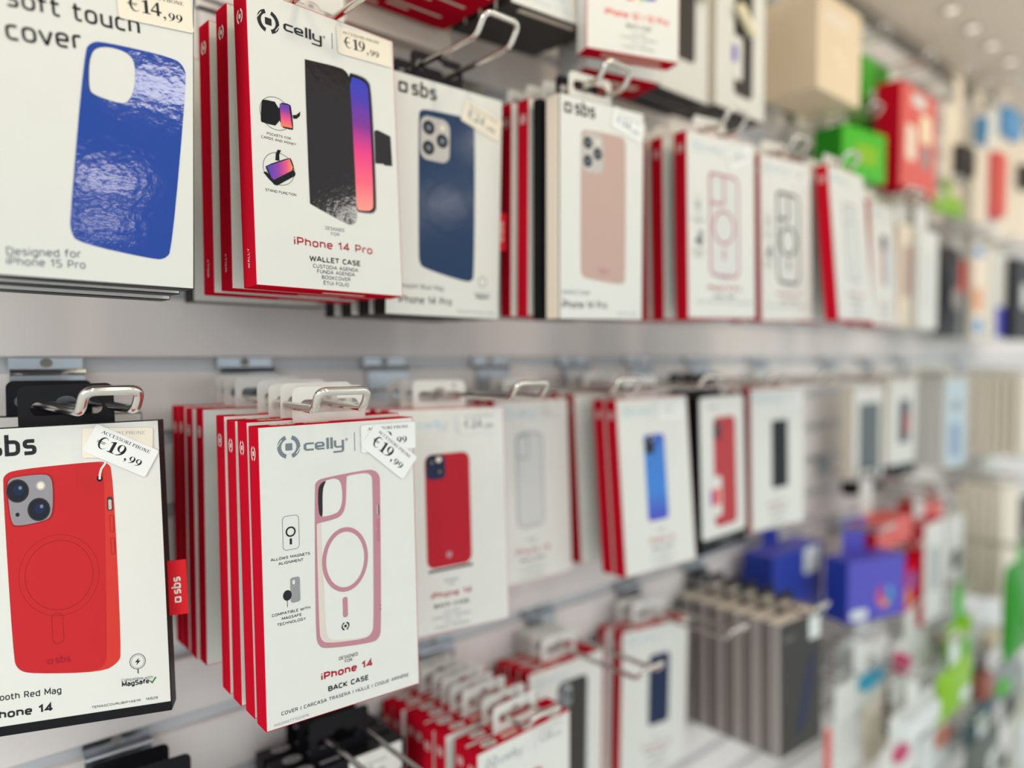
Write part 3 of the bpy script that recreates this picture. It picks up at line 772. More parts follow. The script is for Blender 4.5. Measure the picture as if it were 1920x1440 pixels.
def phone_outline(a, x0, y0, x1, y1, m, t=4, cam=None, ring=None, bar=True, skew=0.0, body=CLEARP):
    sk = lambda l: [(x, y + (x - x0) * skew) for x, y in l]
    a.p([sk(rr(x0, y0, x1, y1, 9))], m, 0)
    a.p([sk(rr(x0 + t, y0 + t, x1 - t, y1 - t, 6))], body, 1)
    if cam:
        a.p([sk(rr(cam[0], cam[1], cam[2], cam[3], 6)), sk(rr(cam[0] + t, cam[1] + t, cam[2] - t, cam[3] - t, 4))], m, 2)
    if ring:
        a.p([ell(ring[0], ring[1], ring[2], ring[2]), ell(ring[0], ring[1], ring[2] - t, ring[2] - t)], m, 2)
        if bar: a.p([rr(ring[0] - t * .6, ring[1] - ring[2] - 16, ring[0] + t * .6, ring[1] - ring[2] - 4, t * .5)], m, 2)
def celly_front(a, model, kind, lines, m=BLINK, icon=(16.5, 175.5), cx=55, wide=24):
    celly(a, icon[0], icon[1], 7.2, icon[0] + 9.5, icon[0] + 38, icon[1] - 3.6, 5.2, m, (icon[0] + 46, icon[1] - 7, icon[1] + 6))
    a.t('DESIGNED', cx - 7, cx + 7, 42.5, GINK, h=2).t('FOR', cx - 3, cx + 3, 39, GINK, h=2)
    a.t(model, cx - wide, cx + wide, 29.5, DRED, h=5.4, bold=0.02)
    a.t(kind, cx - 17, cx + 17, 21.5, INK, h=3.4, bold=0.03)
    y = 16
    for s, k in lines: a.t(s, cx - k, cx + k, y, GINK, h=2.2); y -= 4
LN = [('COVER', 8), ('CARCASA TRASERA', 19), ('HÜLLE', 8), ('COQUE ARRIÈRE', 17)]
def icons(a, x, y):
    a.sec('feature_icon')
    a.p([rr(x - 5, y - 10, x + 5, y + 10, 2), rr(x - 4.5, y - 9.5, x + 4.5, y + 9.5, 1.7)], GINK)
    a.p([ell(x, y + 1, 3, 3), ell(x, y + 1, 2, 2)], INK)
    a.p([rr(x - .7, y - 6, x + .7, y - 3, .5)], INK)
    a.t('ALLOWS MAGNETS', x - 11, x + 11, y - 15, INK, h=1.6).t('ALIGNMENT', x - 7, x + 7, y - 18, INK, h=1.6)
    a.sec('feature_icon')
    a.p([rr(x, y - 42, x + 7, y - 25, 1.6)], GREY)
    a.p([ell(x - 1, y - 36, 3.2, 3.2)], INK, 1)
    a.t('COMPATIBLE WITH', x - 11, x + 11, y - 47, INK, h=1.6).t('MAGSAFE', x - 6, x + 6, y - 50, INK, h=1.6).t('TECHNOLOGY', x - 8, x + 8, y - 53, INK, h=1.6)

GH_ = 'hooks of the upper row'
# blue magnetic case
W = 0.1133
r = carton('phone_case_box', 'white box picturing a dark blue phone case with three lenses', 'dark blue case boxes', 0.3704, 0.1404, 0.0335, (1.11, 0.52, -2.7), W, 0.19, 0.018, 'sbs', BLACK, 0.0170, 0.028)
a = Art()
a.p([soft([(28.2, 160.8), (30, 164), (34.8, 166.0), (76, 167.6), (81.5, 166), (84.2, 160.6), (85.9, 36), (83.5, 32), (77.2, 30.5), (36, 38.4), (31.2, 42), (30.0, 50.1)])], NAVYG)
phone_back(a, 30, 126, 58.5, 161, PHGREY, 7, (30, 126, 58.5, 161), SILV, 3, layer=0)
a.p([ell(58, 90, 21, 21.5), ell(58, 90, 20.4, 20.9)], NAVY, 1)
a.build('case_picture', r, W)
a = Art()
sbs(a, 9.5, 45, 174.4, 5, INK)
a.sec('lettering').t('Smooth Blue Mag', 12, 54.5, 21.6, GINK).t('for', 12, 15, 17, GINK, h=2).t('iPhone 14 Pro', 11.9, 63, 9.7, INK)
a.sec('feature_icon').p([ell(94.7, 31.8, 4.5), ell(94.7, 31.8, 4.0)], INK)
a.t('Compatible with', 86, 104, 21, GINK).t('MagSafe', 88, 102, 17.5, INK, bold=0.03).sec('item_code').t('TEMAGCOVRUBIP1461B', 68, 108, 4.5, GINK, h=1.8)
a.build('lettering', r, W)
price_label(r, 91, 168, -16, '24', '99', LABELY, GINK, W)
add_tag_ribbon(r, W, 0.018, 0.062)
for i, o in enumerate((0.117, 0.094, 0.071)):
    carton('phone_case_box', 'black-edged white box %s behind the dark blue case box' % ('first', 'second', 'third')[i], 'dark blue case boxes', 0.3690 - 0.003 * i, o, 0.034, (0.4, 0.5, -1.5), W, 0.19, 0.0165, 'sbs', BLACK, 0.0165, 0.028)
hook(0.3720, 0.30, 0.212, 'chrome wire hook above the dark blue case box', GH_, tip=0.015, dz=-0.0595)

# pale pink case and the stack behind it
W = 0.1039
GP = 'boxes on the hook of the pale pink case'
r = carton('phone_case_box', 'white box picturing a pale pink phone case with three lenses', GP, 0.5054, 0.1952, 0.0338, (1.42, -1.39, -3.95), W, 0.19, 0.0175, 'sbs_pale', WHITE, 0.0165, 0.028)
a = Art()
a.p([soft([(24.6, 158), (26, 162), (30, 164), (74, 165), (79, 163), (80.5, 156), (80.9, 38), (79, 33.5), (73, 32), (31, 36), (26, 38.5), (24.6, 45)])], ROSE)
phone_back(a, 25.5, 128, 51.5, 162, PHGREY, 7, (25.5, 128, 51.5, 162), SILV, 3)
a.t('sbs', 47, 58, 41, PINK, layer=2)
a.build('case_picture', r, W)
a = Art()
sbs(a, 5.5, 41.5, 174.6, 5, INK)
a.sec('lettering').t('Instinct Cover', 3.5, 36.5, 21.8, GINK).t('for', 3.5, 7, 17, GINK, h=2).t('iPhone 14 Pro', 3, 57.2, 9.7, INK).sec('item_code').t('TEINSTIP1461P', 70, 98, 5, GINK, h=1.8)
a.build('lettering', r, W)
price_label(r, 83, 176, -14, '14', '99', LABEL, GINK, W)
carton('phone_case_box', 'black-edged box squeezed directly behind the pale pink case box', GP, 0.5030, 0.1735, 0.034, (1.0, -1.0, -3.5), W, 0.19, 0.009, 'black', BLACK, 0.0165, 0.028)
for i, (o, x) in enumerate(((0.1605, 0.5030), (0.1425, 0.4990))):
    carton('phone_case_box', ('first', 'second')[i] + ' red-spined box tucked behind the pale pink case box', GP, x, o, 0.037, (0.6, -0.3, -3), 0.110, 0.19, 0.0145, 'celly', WHITE, 0.0135, 0.026)
carton('phone_case_box', 'cream-edged box rearmost behind the pale pink case box', GP, 0.4930, 0.122, 0.036, (0.6, 0, -2), 0.108, 0.19, 0.015, 'sbs_pale', WHITE, 0.0145, 0.027)
hook(0.5080, 0.30, 0.212, 'chrome wire hook above the pale pink case box', GH_, tip=0.015, dz=-0.0595)

# pink outline case, three boxes
W = 0.1116
GQ = 'red-spined boxes left of the black outline case'
for i, (o, x) in enumerate(((0.1984, 0.695), (0.168, 0.6955), (0.147, 0.6955), (0.127, 0.695))):
    r = carton('phone_case_box', ('white box picturing a pink outlined clear case, upper row', 'first red-spined box behind the upper pink outlined case', 'second red-spined box behind the upper pink outlined case', 'rearmost red-spined box behind the upper pink outlined case')[i], GQ, x, o, 0.0414, (-0.26, -1.36, -5.78), W, 0.19, 0.0165, 'celly', WHITE, 0.0090, 0.024)
    if i == 0:
        a = Art(); phone_outline(a, 34, 44, 84, 153, PINK, 3.2, (34, 119, 60, 153), (58, 96, 18.5), skew=-0.03); a.build('case_picture', r, W)
        a = Art(); celly_front(a, 'iPhone 14 Pro', 'BACK CASE', [('COVER | CARCASA TRASERA | HÜLLE | COQUE ARRIÈRE', 45)], icon=(16.5, 176), cx=58, wide=27); icons(a, 17, 116); a.build('lettering', r, W)
        price_label(r, 85, 174, 22, '19', '99', LABEL, GINK, W)
hook(0.697, 0.30, 0.214, 'wire hook above the upper pink outlined case box', GH_, tip=0.015, dz=-0.0595)
W = 0.1069
for i, (o, x) in enumerate(((0.1983, 0.8329), (0.172, 0.833))):
    r = carton('phone_case_box', ('white box picturing a black outlined clear case', 'red-spined box hidden behind the black outlined case box')[i], 'black outline case boxes', x, o, 0.0431, (-0.47, -1.72, -4.12), W, 0.19, 0.0165, 'celly', WHITE, 0.0075, 0.023)
    if i == 0:
        a = Art(); phone_outline(a, 33, 44, 80, 152, CHAR, 3.4, (33, 118, 58, 152), (56, 94, 18), skew=-0.04); a.build('case_picture', r, W)
        a = Art(); celly_front(a, 'iPhone 14', 'BACK CASE', [('COVER | CARCASA TRASERA | HÜLLE | COQUE ARRIÈRE', 43)], icon=(15, 176), cx=56); icons(a, 16, 114); a.build('lettering', r, W)
        price_label(r, 82, 172, -15, '19', '99', LABEL, GINK, W)
hook(0.835, 0.30, 0.214, 'wire hook above the black outlined case box', GH_, tip=0.015, dz=-0.0595)
W = 0.1056
r = carton('phone_case_box', 'white box leaning outward, pale grey clear case on it', 'clear case boxes of the upper row', 0.9445, 0.2309, 0.0462, (-4.71, -0.53, 1.23), W, 0.19, 0.0165, 'celly', WHITE, 0.0065, 0.022)
a = Art(); phone_outline(a, 36, 50, 76, 148, LINK, 2.4, (36, 120, 58, 148), None); a.build('case_picture', r, W)
a = Art(); celly_front(a, 'iPhone 13', 'BACK CASE', LN, icon=(15, 175), cx=56); a.build('lettering', r, W)
carton('phone_case_box', 'upright red-spined box behind the leaning clear case box', 'clear case boxes of the upper row', 0.9450, 0.193, 0.0440, (-1.0, -0.3, 0), W, 0.19, 0.0165, 'celly', WHITE, 0.0075, 0.023)
hook(0.9450, 0.30, 0.225, 'wire hook above the leaning clear case box', GH_, tip=0.015, dz=-0.0595)
W = 0.1034
r = carton('phone_case_box', 'white box with a narrow multicoloured phone, beside the leaning box', 'boxes right of the leaning clear case', 1.2055, 0.1613, 0.0492, (-2.44, 0.34, 3), W, 0.19, 0.0165, 'celly', WHITE, 0.0065, 0.022)
a = Art(); a.p([rr(44, 62, 68, 142, 6)], ORANGE); a.p([rr(56, 62, 68, 142, 5)], SKY, 1); a.p([rr(44, 118, 68, 142, 6)], NAVY, 2); a.build('case_picture', r, W)
a = Art(); celly_front(a, 'iPhone 12', 'BACK CASE', LN, icon=(15, 175), cx=54); a.build('lettering', r, W)
carton('phone_case_box', 'red-spined box behind the multicoloured phone box', 'boxes right of the leaning clear case', 1.2060, 0.135, 0.0490, (-1, 0.3, 3), W, 0.19, 0.0165, 'celly', WHITE, 0.0065, 0.022)
hook(1.206, 0.30, 0.2, 'wire hook above the multicoloured phone box', GH_, tip=0.015, dz=-0.0595)

# ------------------------------------------------------------------ near cartons, middle row
# red silicone case
GR = 'boxes on the hook at middle left'
W = 0.115
r = carton('phone_case_box', 'black-edged white box picturing a red phone case', GR, 0.099, 0.1125, -0.2323, (-3.08, -2.02, -25.3), W, 0.19, 0.018, 'sbs', BLACK, 0.0105, 0.026, 0.056)
a = Art()
a.p([[(0.4, 6.2), (114.6, 6.2), (114.6, 0.4), (0.4, 0.4)]], BLACK, 0)
a.p([soft([(25.0, 156), (26.2, 161.0), (32.5, 163.6), (76.6, 165.4), (83.4, 164.6), (86.8, 159.0), (86.9, 42.0), (85.0, 35.7), (75.2, 31.0), (36.0, 36.0), (28.5, 39.8), (26.6, 48.0)])], REDG3, 0)
a.p([soft([(25.0, 156), (26.2, 161.0), (32.5, 163.6), (76.6, 165.2), (80.5, 163.6), (81.6, 158.0), (78.6, 42.0), (77.2, 35.0), (70.2, 32.2), (36.0, 36.0), (28.5, 39.8), (26.6, 48.0)])], REDG, 1)
a.p([ell(53.8, 95.5, 19.1, 22.0, 48), ell(53.8, 95.5, 18.8, 21.6, 48)], REDG2, 2)
a.p([ell(53.8, 95.5, 22.5, 25.6, 48), ell(53.8, 95.5, 22.3, 25.35, 48)], REDG2, 2)
a.p([rr(48.4, 52.6, 54.8, 72.0, 3.1), rr(48.7, 52.9, 54.5, 71.7, 2.9)], REDG2, 2)
a.p([soft([(26.6, 154), (27.4, 157.5), (31.0, 159.6), (48.0, 160.4), (52.4, 158.4), (53.4, 152), (52.9, 138.3), (51.4, 131.6), (46, 129.4), (32.2, 127.4), (28.0, 129.4)])], REDG2, 2)
a.p([soft([(27.4, 154), (28.6, 157.6), (31.4, 159.0), (47.6, 159.8), (51.4, 157.8), (52.4, 152), (51.9, 138.3), (50.4, 132.2), (46, 130.2), (32.2, 128.4), (28.6, 130.6)])], PHGREY, 3)
for cx, cy in ((33.0, 150.3), (44.2, 137.8)):
    a.p([ell(cx, cy, 6.3, 7.3, 30)], CHAR, 4); a.p([ell(cx, cy, 5.7, 6.6, 30)], LENS, 5); a.p([ell(cx + .6, cy + .6, 3, 3.4, 24)], NAVY, 6); a.p([ell(cx + 1.6, cy + 1.8, 1.0, 1.2, 14)], GINK, 7)
a.p([ell(45.8, 152.6, 2.6, 2.9, 20)], SILV, 4); a.p([ell(45.8, 152.6, 1.7, 1.9, 16)], CREAM, 5); a.p([ell(32.4, 135.6, 1.1, 1.3, 14)], LENS, 4)
a.p([ell(79.0, 154.4, 1.7, 2.0, 20)], BLACK, 3)
a.p(stroke([(79.0, 153.8), (79.2, 157), (80.2, 160.5), (82.4, 163.5), (83.6, 166.5)], 1.3), WHITE, 4)
a.p([rr(82.6, 133.4, 85.8, 142.2, 1.2)], CHAR, 3); a.p([rr(83.3, 134.0, 85.2, 140.5, .8)], SILV, 4)
for q in ((119.5, 130.5), (105, 116)): a.p([rr(83.6, q[0], 86.0, q[1], 1.1), rr(83.8, q[0] + .25, 85.7, q[1] - .25, .9)], REDG2, 3)
sb = Art(); sbs(sb, 45.0, 57.8, 40.6, 2.4, DRED, 3); a.it += sb.it
a.build('case_picture', r, W)
a = Art()
sbs(a, 5.0, 44.0, 172.2, 6, INK)
a.sec('lettering').t('Smooth Red Mag', 11.0, 51.9, 22.2, INK, ang=-1).t('for', 11.4, 16.6, 17.4, GINK, h=1.8)
a.t('iPhone 14', 10.6, 46.9, 11.0, INK, h=5.2, bold=0.03)
a.sec('feature_icon').p([ell(96, 34.8, 4.7, 5.0), ell(96, 34.8, 4.35, 4.65)], INK); a.p([ell(96, 34.8, 3.7, 4.0), ell(96, 34.8, 3.55, 3.85)], GINK)
a.p([[(96.9, 37), (94.4, 34.4), (95.8, 34.4), (95.1, 32.4), (97.7, 35.2), (96.3, 35.2)]], INK)
a.p([[(95.7, 29.9), (96.3, 29.9), (96.3, 27.0), (95.7, 27.0)]], INK)
a.t('Compatible with', 86.2, 104.6, 23.2, GINK, ang=-2).t('MagSafe', 86.3, 102.3, 19.8, INK, bold=0.03)
a.p(stroke([(102.9, 21.2), (104.0, 19.9), (106.3, 23.2)], 0.9), PGREEN)
a.sec('item_code').t('TEMAGCOVRUBIP1461R', 68.5, 96.8, 9.0, INK, h=1.5).t('16828', 99.7, 106.9, 9.1, INK, h=1.5)
a.build('lettering', r, W)
price_label(r, 90.5, 176.6, -3, '19', '99', LABELY, LINK, W, layer=8)
price_label(r, 92.2, 171.3, -29, '19', '99', LABEL, INK, W, layer=12)
add_tag_ribbon(r, W, 0.018, 0.060, 0.036)
q_ = Art(); q_.t('TEMAGCOVRUBIP1461R  16828', 70, 104, 7, WHITE, h=1.5); q_.t('sbsmobile.com', 30, 50, 7, WHITE, h=1.6)
mbt = MB()
for e in q_.it: mbt.add([(u / 1000 - W / 2, v / 1000, 0.19013) for u, v in e[1]], e[2], WHITE)
mbt.build('top_lettering', r)
carton('phone_case_box', 'black-edged box half hidden behind the red case box', GR, 0.100, 0.050, -0.2300, (-1.0, 0.0, -14), W, 0.19, 0.014, 'sbs', BLACK, 0.0095, 0.024)
hook(0.1086, 0.0, 0.155, 'chrome wire hook through the black tab of the red case box', 'hooks of the middle row', 0.030, 0.0030, 0.0125, skew=0.007)

# pink magnetic case stack
GS = 'red-spined boxes in the middle of the photo'
W = 0.110
RT = (-1.53, -0.45, -3.68)
ords = ('front', 'second', 'third', 'fourth', 'fifth', 'sixth', 'seventh', 'eighth')
for i, o in enumerate((0.2049, 0.1870, 0.1630, 0.1450, 0.0900, 0.0722, 0.0545, 0.0365)):
    lb = 'white box picturing a clear case with pink frame and magnet ring' if i == 0 else 'red-spined box, %s from the front of the pink ring stack' % ords[i]
    j = (0, 0, 0.001, 0.0005, 0.004, 0.003, 0.003, 0.004)[i]
    r = carton('phone_case_box', lb, GS, 0.2415 + j, o, -0.2324 + (0, .002, 0.001, .003, 0.004, .004, .005, .004)[i], (RT[0], RT[1] + (0, 0, .3, .3, .8, .6, .6, .6)[i], RT[2]), W, 0.19, 0.0165, 'celly', WHITE, 0.0105, 0.0235)
    if i == 0: front = r
r = front
a = Art()
a.p([soft([(35.8, 149.2), (37.2, 152.2), (40.9, 154.0), (72.8, 156.4), (78.8, 155.6), (82.6, 151.9), (83.0, 147), (81.0, 46.1), (79.4, 40.6), (74.8, 38.0), (40.2, 42.4), (35.4, 45.7), (33.8, 53.4)])], PINK, 0)
a.p([soft([(58.0, 152.6), (59.0, 154.0), (71.7, 154.6), (76.3, 152.8), (77.4, 148), (75.5, 50.5), (73.8, 44.6), (68.4, 42.2), (41.9, 45.6), (37.4, 48.9), (36.3, 55), (36.4, 124.0), (37, 125.2), (46.3, 125.8), (53.6, 127.3), (57.2, 133.5)])], CLEARD, 1)
a.p([soft([(58.6, 152.2), (59.6, 153.5), (71.5, 154.0), (75.8, 152.2), (76.8, 148), (75.0, 50.5), (73.3, 45.1), (68.4, 43.0), (46, 46.6), (42, 49.5), (40.6, 56), (39.4, 124.0), (40, 125.2), (46.3, 125.8), (53.8, 127.1), (57.9, 133.5)])], WHITE, 2)
a.p([soft([(38.1, 147.0), (40.2, 151.0), (44, 152.4), (50.2, 153.2), (53.9, 150.6), (54.9, 144), (54.6, 136.2), (52.2, 130.7), (47.4, 129.3), (40.2, 128.8), (38.0, 131.6)])], WHITE, 2)
a.p([soft([(38.0, 147.0), (40.2, 151.0), (44.2, 152.4), (42, 149), (41, 144), (40.8, 130), (40.0, 128.9), (38.0, 131.6)])], COVERG, 3)
a.p([ell(55.9, 98.4, 16.4, 21.4, 56), ell(55.9, 98.4, 13.6, 18.4, 56)], PINK, 3)
a.p([rr(53.0, 60.0, 56.6, 73.6, 1.7)], PINK, 3)
celly_icon(a, 54.6, 54.2, 2.9, INK, 3)
a.p([[(80.3, 131.6), (81.6, 131.6), (81.5, 124.8), (80.2, 124.8)]], CHAR, 1); a.p([[(80.2, 131.4), (80.7, 131.4), (80.6, 125.0), (80.1, 125.0)]], WHITE, 2)
for q in ((122, 116), (114.5, 107)): a.p([rr(80.0, q[1], 81.5, q[0], .6), rr(80.2, q[1] + .2, 81.3, q[0] - .2, .45)], CRIM, 1)
for q in (62.5, 59.8): a.p([ell(80.9, q, .35, .45, 10)], BLACK, 1)
a.build('case_picture', r, W)
a = Art()
celly(a, 19.6, 176.2, 7.5, 29.2, 57.4, 172.7, 5.2, GINK, (64.8, 169.8, 182.2))
a.sec('feature_icon').p([rr(13.9, 111, 24.8, 132.8, 2.6), rr(14.2, 111.3, 24.5, 132.5, 2.4)], GINK); a.p([ell(19.2, 122.5, 3.3, 3.3), ell(19.2, 122.5, 2.3, 2.3)], INK); a.p([rr(18.4, 114.3, 19.9, 118.3, .7)], INK)
a.t('ALLOWS MAGNETS', 6.0, 31.5, 105.8, INK, h=1.75, bold=0.01).t('ALIGNMENT', 10.8, 27.0, 102.6, INK, h=1.75, bold=0.01)
a.sec('feature_icon').p([rr(18.0, 77.2, 24.3, 93.2, 1.6)], GREY); a.p([ell(20.2, 90.2, .9, 1.5)], WHITE, 1); a.p([ell(15.9, 82.6, 2.8, 3.3)], INK, 1); a.p([[(15.6, 79.4), (15.95, 79.4), (15.95, 75.2), (15.6, 75.2)]], INK)
a.p([ell(21.4, 85, 2.6, 3.2), ell(21.4, 85, 2.4, 3.0)], LINK, 1)
a.t('COMPATIBLE WITH', 5.7, 30.7, 71.0, INK, h=1.75, bold=0.01).t('MAGSAFE', 11.9, 24.8, 67.7, INK, h=1.75, bold=0.01).t('TECHNOLOGY', 8.9, 27.5, 64.5, INK, h=1.75, bold=0.01)
a.sec('lettering').t('DESIGNED', 49.4, 63.1, 32.5, INK, h=2.2).t('FOR', 53.6, 58.9, 29.7, INK, h=2.2)
a.t('iPhone 14', 36.7, 73.8, 22.4, DRED, h=5.0, bold=0.035)
a.t('BACK CASE', 41.4, 70.4, 13.9, INK, h=3.5, bold=0.035)
a.t('COVER | CARCASA TRASERA | HÜLLE | COQUE ARRIÈRE', 9.9, 101.3, 7.8, INK, h=2.3)
a.t('MAGMATT1024PK', 5.2, 28.0, 2.0, LINK, h=1.9)
a.build('lettering', r, W)
price_label(r, 90.3, 177.3, 0, '19', '99', LABEL, INK, W, w_=42, h=18.6, layer=8)
price_label(r, 90.4, 167.2, -39.7, '19', '99', LABEL, INK, W, layer=12)
hook(0.2586, 0.0, 0.232, 'chrome wire hook through the white tabs of the pink ring stack', 'hooks of the middle row', 0.034, 0.0027, 0.0115, skew=-0.033)

GM = 'hooks of the middle row'
W = 0.1127
for i, o in enumerate((0.1398, 0.118, 0.096)):
    r = carton('phone_case_box', ('white box picturing a crimson phone case, red top', 'first red box behind the crimson case box', 'rear red box behind the crimson case box')[i], 'crimson case boxes', 0.3798 + 0.001 * i, o, -0.2333, (-3.62, 0.48, -7.82), W, 0.19, 0.0165, 'celly', WHITE, 0.0105, 0.0245)
    if i == 0:
        a = Art(); phone_back(a, 32, 55, 75.5, 151, CRIM, 7, (33, 129.5, 51.5, 150.5), NAVY, 0, skew=0.02)
        a.p([ell(45, 146.5, 2.4)], CREAM, 5); a.p([ell(53, 65, 3.0)], PINK, 3); a.p([[(33, 53.6), (76, 55), (76, 52.6), (33, 51.6)]], CHAR)
        a.build('case_picture', r, W)
        a = Art(); celly_front(a, 'iPhone 14', 'BACK CASE', LN, icon=(16, 177), cx=54.5, wide=20); a.build('lettering', r, W)
        price_label(r, 86, 176, 0, '24', '99', WHITE, GINK, W)
hook(0.4015, 0.0, 0.215, 'wire hook above the crimson case box', GM)
W = 0.105
for i, o in enumerate((0.0797, 0.060)):
    r = carton('phone_case_box', ('white box picturing a grey clear case beside the crimson one', 'red-edged box behind the grey clear case box')[i], 'grey clear case boxes', 0.5349, o, -0.2342, (-3.0, 0.46, -0.94), W, 0.19, 0.0165, 'celly', WHITE, 0.0105, 0.0235)
    if i == 0:
        a = Art(); phone_outline(a, 27, 56, 66, 156, LINK, 2.2, (28, 128, 46, 154), None, body=mat('grey_clear_print', '#c9cccb', .35)); a.build('case_picture', r, W)
        a = Art(); celly_front(a, 'iPhone 13', 'BACK CASE', LN, icon=(16, 176), cx=47); a.build('lettering', r, W)
        price_label(r, 76, 175, 0, '14', '99', WHITE, LINK, W)
hook(0.5400, 0.0, 0.20, 'wire hook above the grey clear case box', GM)
W = 0.1156
for i, o in enumerate((0.1425, 0.1245, 0.083, 0.060)):
    r = carton('phone_case_box', ('white box picturing a bright blue phone', 'red-spined box tight behind the blue phone box', 'red-spined box spaced behind the blue phone box', 'rearmost red-spined box behind the blue phone box')[i], 'blue phone boxes', 0.6671 - (0, 0, .006, .008)[i], o, -0.2340 + (0, 0, .004, .005)[i], (-4.37 + (0, 0, 1, 1.2)[i], -0.68, -4.36), W, 0.19, 0.0165, 'celly', WHITE, 0.0105, 0.0245)
    if i == 0:
        a = Art(); phone_back(a, 39.5, 54, 73, 149, BLUEPH, 5, (41, 128, 56, 147), LENS, 0); a.p([ell(52, 144, 2)], SILV, 4); a.build('case_picture', r, W)
        a = Art(); celly_front(a, 'iPhone 12', 'BACK CASE', LN, icon=(17, 176), cx=60, wide=20); a.build('lettering', r, W)
        price_label(r, 86, 174, 0, '19', '99', LABEL, LINK, W)
hook(0.6760, 0.0, 0.20, 'wire hook above the blue phone box', GM)
W = 0.1052
for i, o in enumerate((0.137, 0.116, 0.095)):
    r = carton('phone_case_box', ('black box with white panel, red phone case and small card on it', 'black box right behind the red phone case box', 'rear black box behind the red phone case box')[i], 'black boxes of the red phone case', 0.8009, o, -0.2354, (-1.51, -0.88, 1.75), W, 0.19, 0.0185, 'black', BLACK, 0.0115, 0.026)
    if i == 0:
        a = Art(); a.p([rr(2, 17, 103, 188, 5)], WHITE); a.build('front_panel', r, W)
        a = Art(); phone_back(a, 31, 29, 82.5, 163, mat('brick_red_print', '#b03038', .4), 8, (33, 136, 47, 158), LENS, 0, skew=-.01, layer=2)
        a.p([rr(21, 42, 47, 91, 4)], WHITE, 6); a.p([rr(22, 56, 44, 76, 1)], CORAL, 7); a.p([rr(22, 58, 27, 74, 1)], VIOLET, 8); a.build('case_picture', r, W)
        a = Art(); a.t('TPU cover', 20, 42, 174, INK, bold=.02).sec('lettering').t('for iPhone 12', 40, 74, 6, LINK); a.build('lettering', r, W)
hook(0.8040, 0.0, 0.205, 'wire hook above the black box with the red phone case', GM)
W = 0.1163
for i, o in enumerate((0.1324, 0.110)):
    r = carton('phone_case_box', ('white box picturing a plain black phone', 'red-edged box behind the plain black phone box')[i], 'plain black phone boxes', 0.9403, o, -0.2309, (-0.69, -1.02, -7.36), W, 0.19, 0.0165, 'celly', WHITE, 0.0105, 0.0235)
    if i == 0:
        a = Art(); phone_back(a, 44, 54, 79, 146, mat('black_phone_print', '#141d20', .35), 3); a.build('case_picture', r, W)
        a = Art(); celly_front(a, 'iPhone 12', 'BACK CASE', LN, icon=(17, 176), cx=55, wide=20); a.build('lettering', r, W)
        price_label(r, 88, 172, 0, '19', '99', LABEL, LINK, W)
hook(0.9430, 0.0, 0.20, 'wire hook above the plain black phone box', GM)
hook(1.115, 0.0, 0.20, 'bare wire hook over the empty stretch of slat wall', GM)
W = 0.1121
r = carton('phone_case_box', 'white box with a tall grey phone and black base', 'black-based boxes', 1.3607, 0.0756, -0.2418, (-0.15, -0.76, -3.11), W, 0.19, 0.02, 'whiteblack', WHITE, 0.0195, 0.032)
a = Art(); a.p([rr(22, 27, 98, 160, 6)], mat('slate_print', '#5d6669', .4)); a.build('case_picture', r, W); mb = MB(); mb.box((-W / 2 - .0006, -.0006, -.0006), (W / 2 + .0006, .0206, .025), BLACK); mb.build('base', r, 0.0006)
hook(1.3607, 0.0, 0.15, 'wire hook above the tall grey phone box', GM)
r = carton('phone_case_box', 'white box with a small dark phone and black base', 'black-based boxes', 1.5214, 0.0707, -0.2322, (0.63, 0.19, -5.43), W, 0.19, 0.02, 'whiteblack', WHITE, 0.0105, 0.0235)
a = Art(); a.p([rr(42, 66, 84, 150, 5)], mat('slate_dark_print', '#4a4d58', .4)); a.p([ell(74, 104, 9, 22)], CRIM, 1); a.build('case_picture', r, W); mb = MB(); mb.box((-W / 2 - .0006, -.0006, -.0006), (W / 2 + .0006, .0206, .025), BLACK); mb.build('base', r, 0.0006)
hook(1.5214, 0.0, 0.15, 'wire hook above the small dark phone box', GM)
for i in range(5):
    r = carton('accessory_box', ('white box with a pale blue front', 'first white box behind the pale blue front', 'second white box behind the pale blue front', 'third white box behind the pale blue front', 'last white box behind the pale blue front')[i], 'pale blue fronted boxes', 1.70, 0.110 - 0.0135 * i, -0.225, (0, 0, 0), 0.125, 0.18, 0.0115, 'white', WHITE, 0.012, 0.024, cat='accessory box')
    if i == 0:
        a = Art(); a.p([rr(4, 4, 121, 176, 4)], BLINK); a.p([rr(30, 20, 84, 90, 8)], mat('dusty_blue_print', '#7f93b8', .4), 1); a.p([ell(62, 125, 22, 14)], GREY, 1); a.build('case_picture', r, 0.125)
hook(1.70, 0.0, 0.14, 'wire hook above the pale blue fronted box', GM)
for i in range(7):
    carton('accessory_box', 'cream-edged box, %s of the far right stack in the middle row' % ('front', 'second', 'third', 'fourth', 'fifth', 'sixth', 'seventh')[i], 'far right stack of the middle row', 2.056, 0.150 - 0.0165 * i, -0.228 + random.uniform(-.002, .002), (0, random.uniform(-.5, .5), random.uniform(-2, 2)), 0.112, 0.184, 0.0125, 'cream', WHITE, 0.012, 0.024, cat='accessory box')
hook(2.056, 0.0, 0.18, 'wire hook above the far right stack of the middle row', GM)

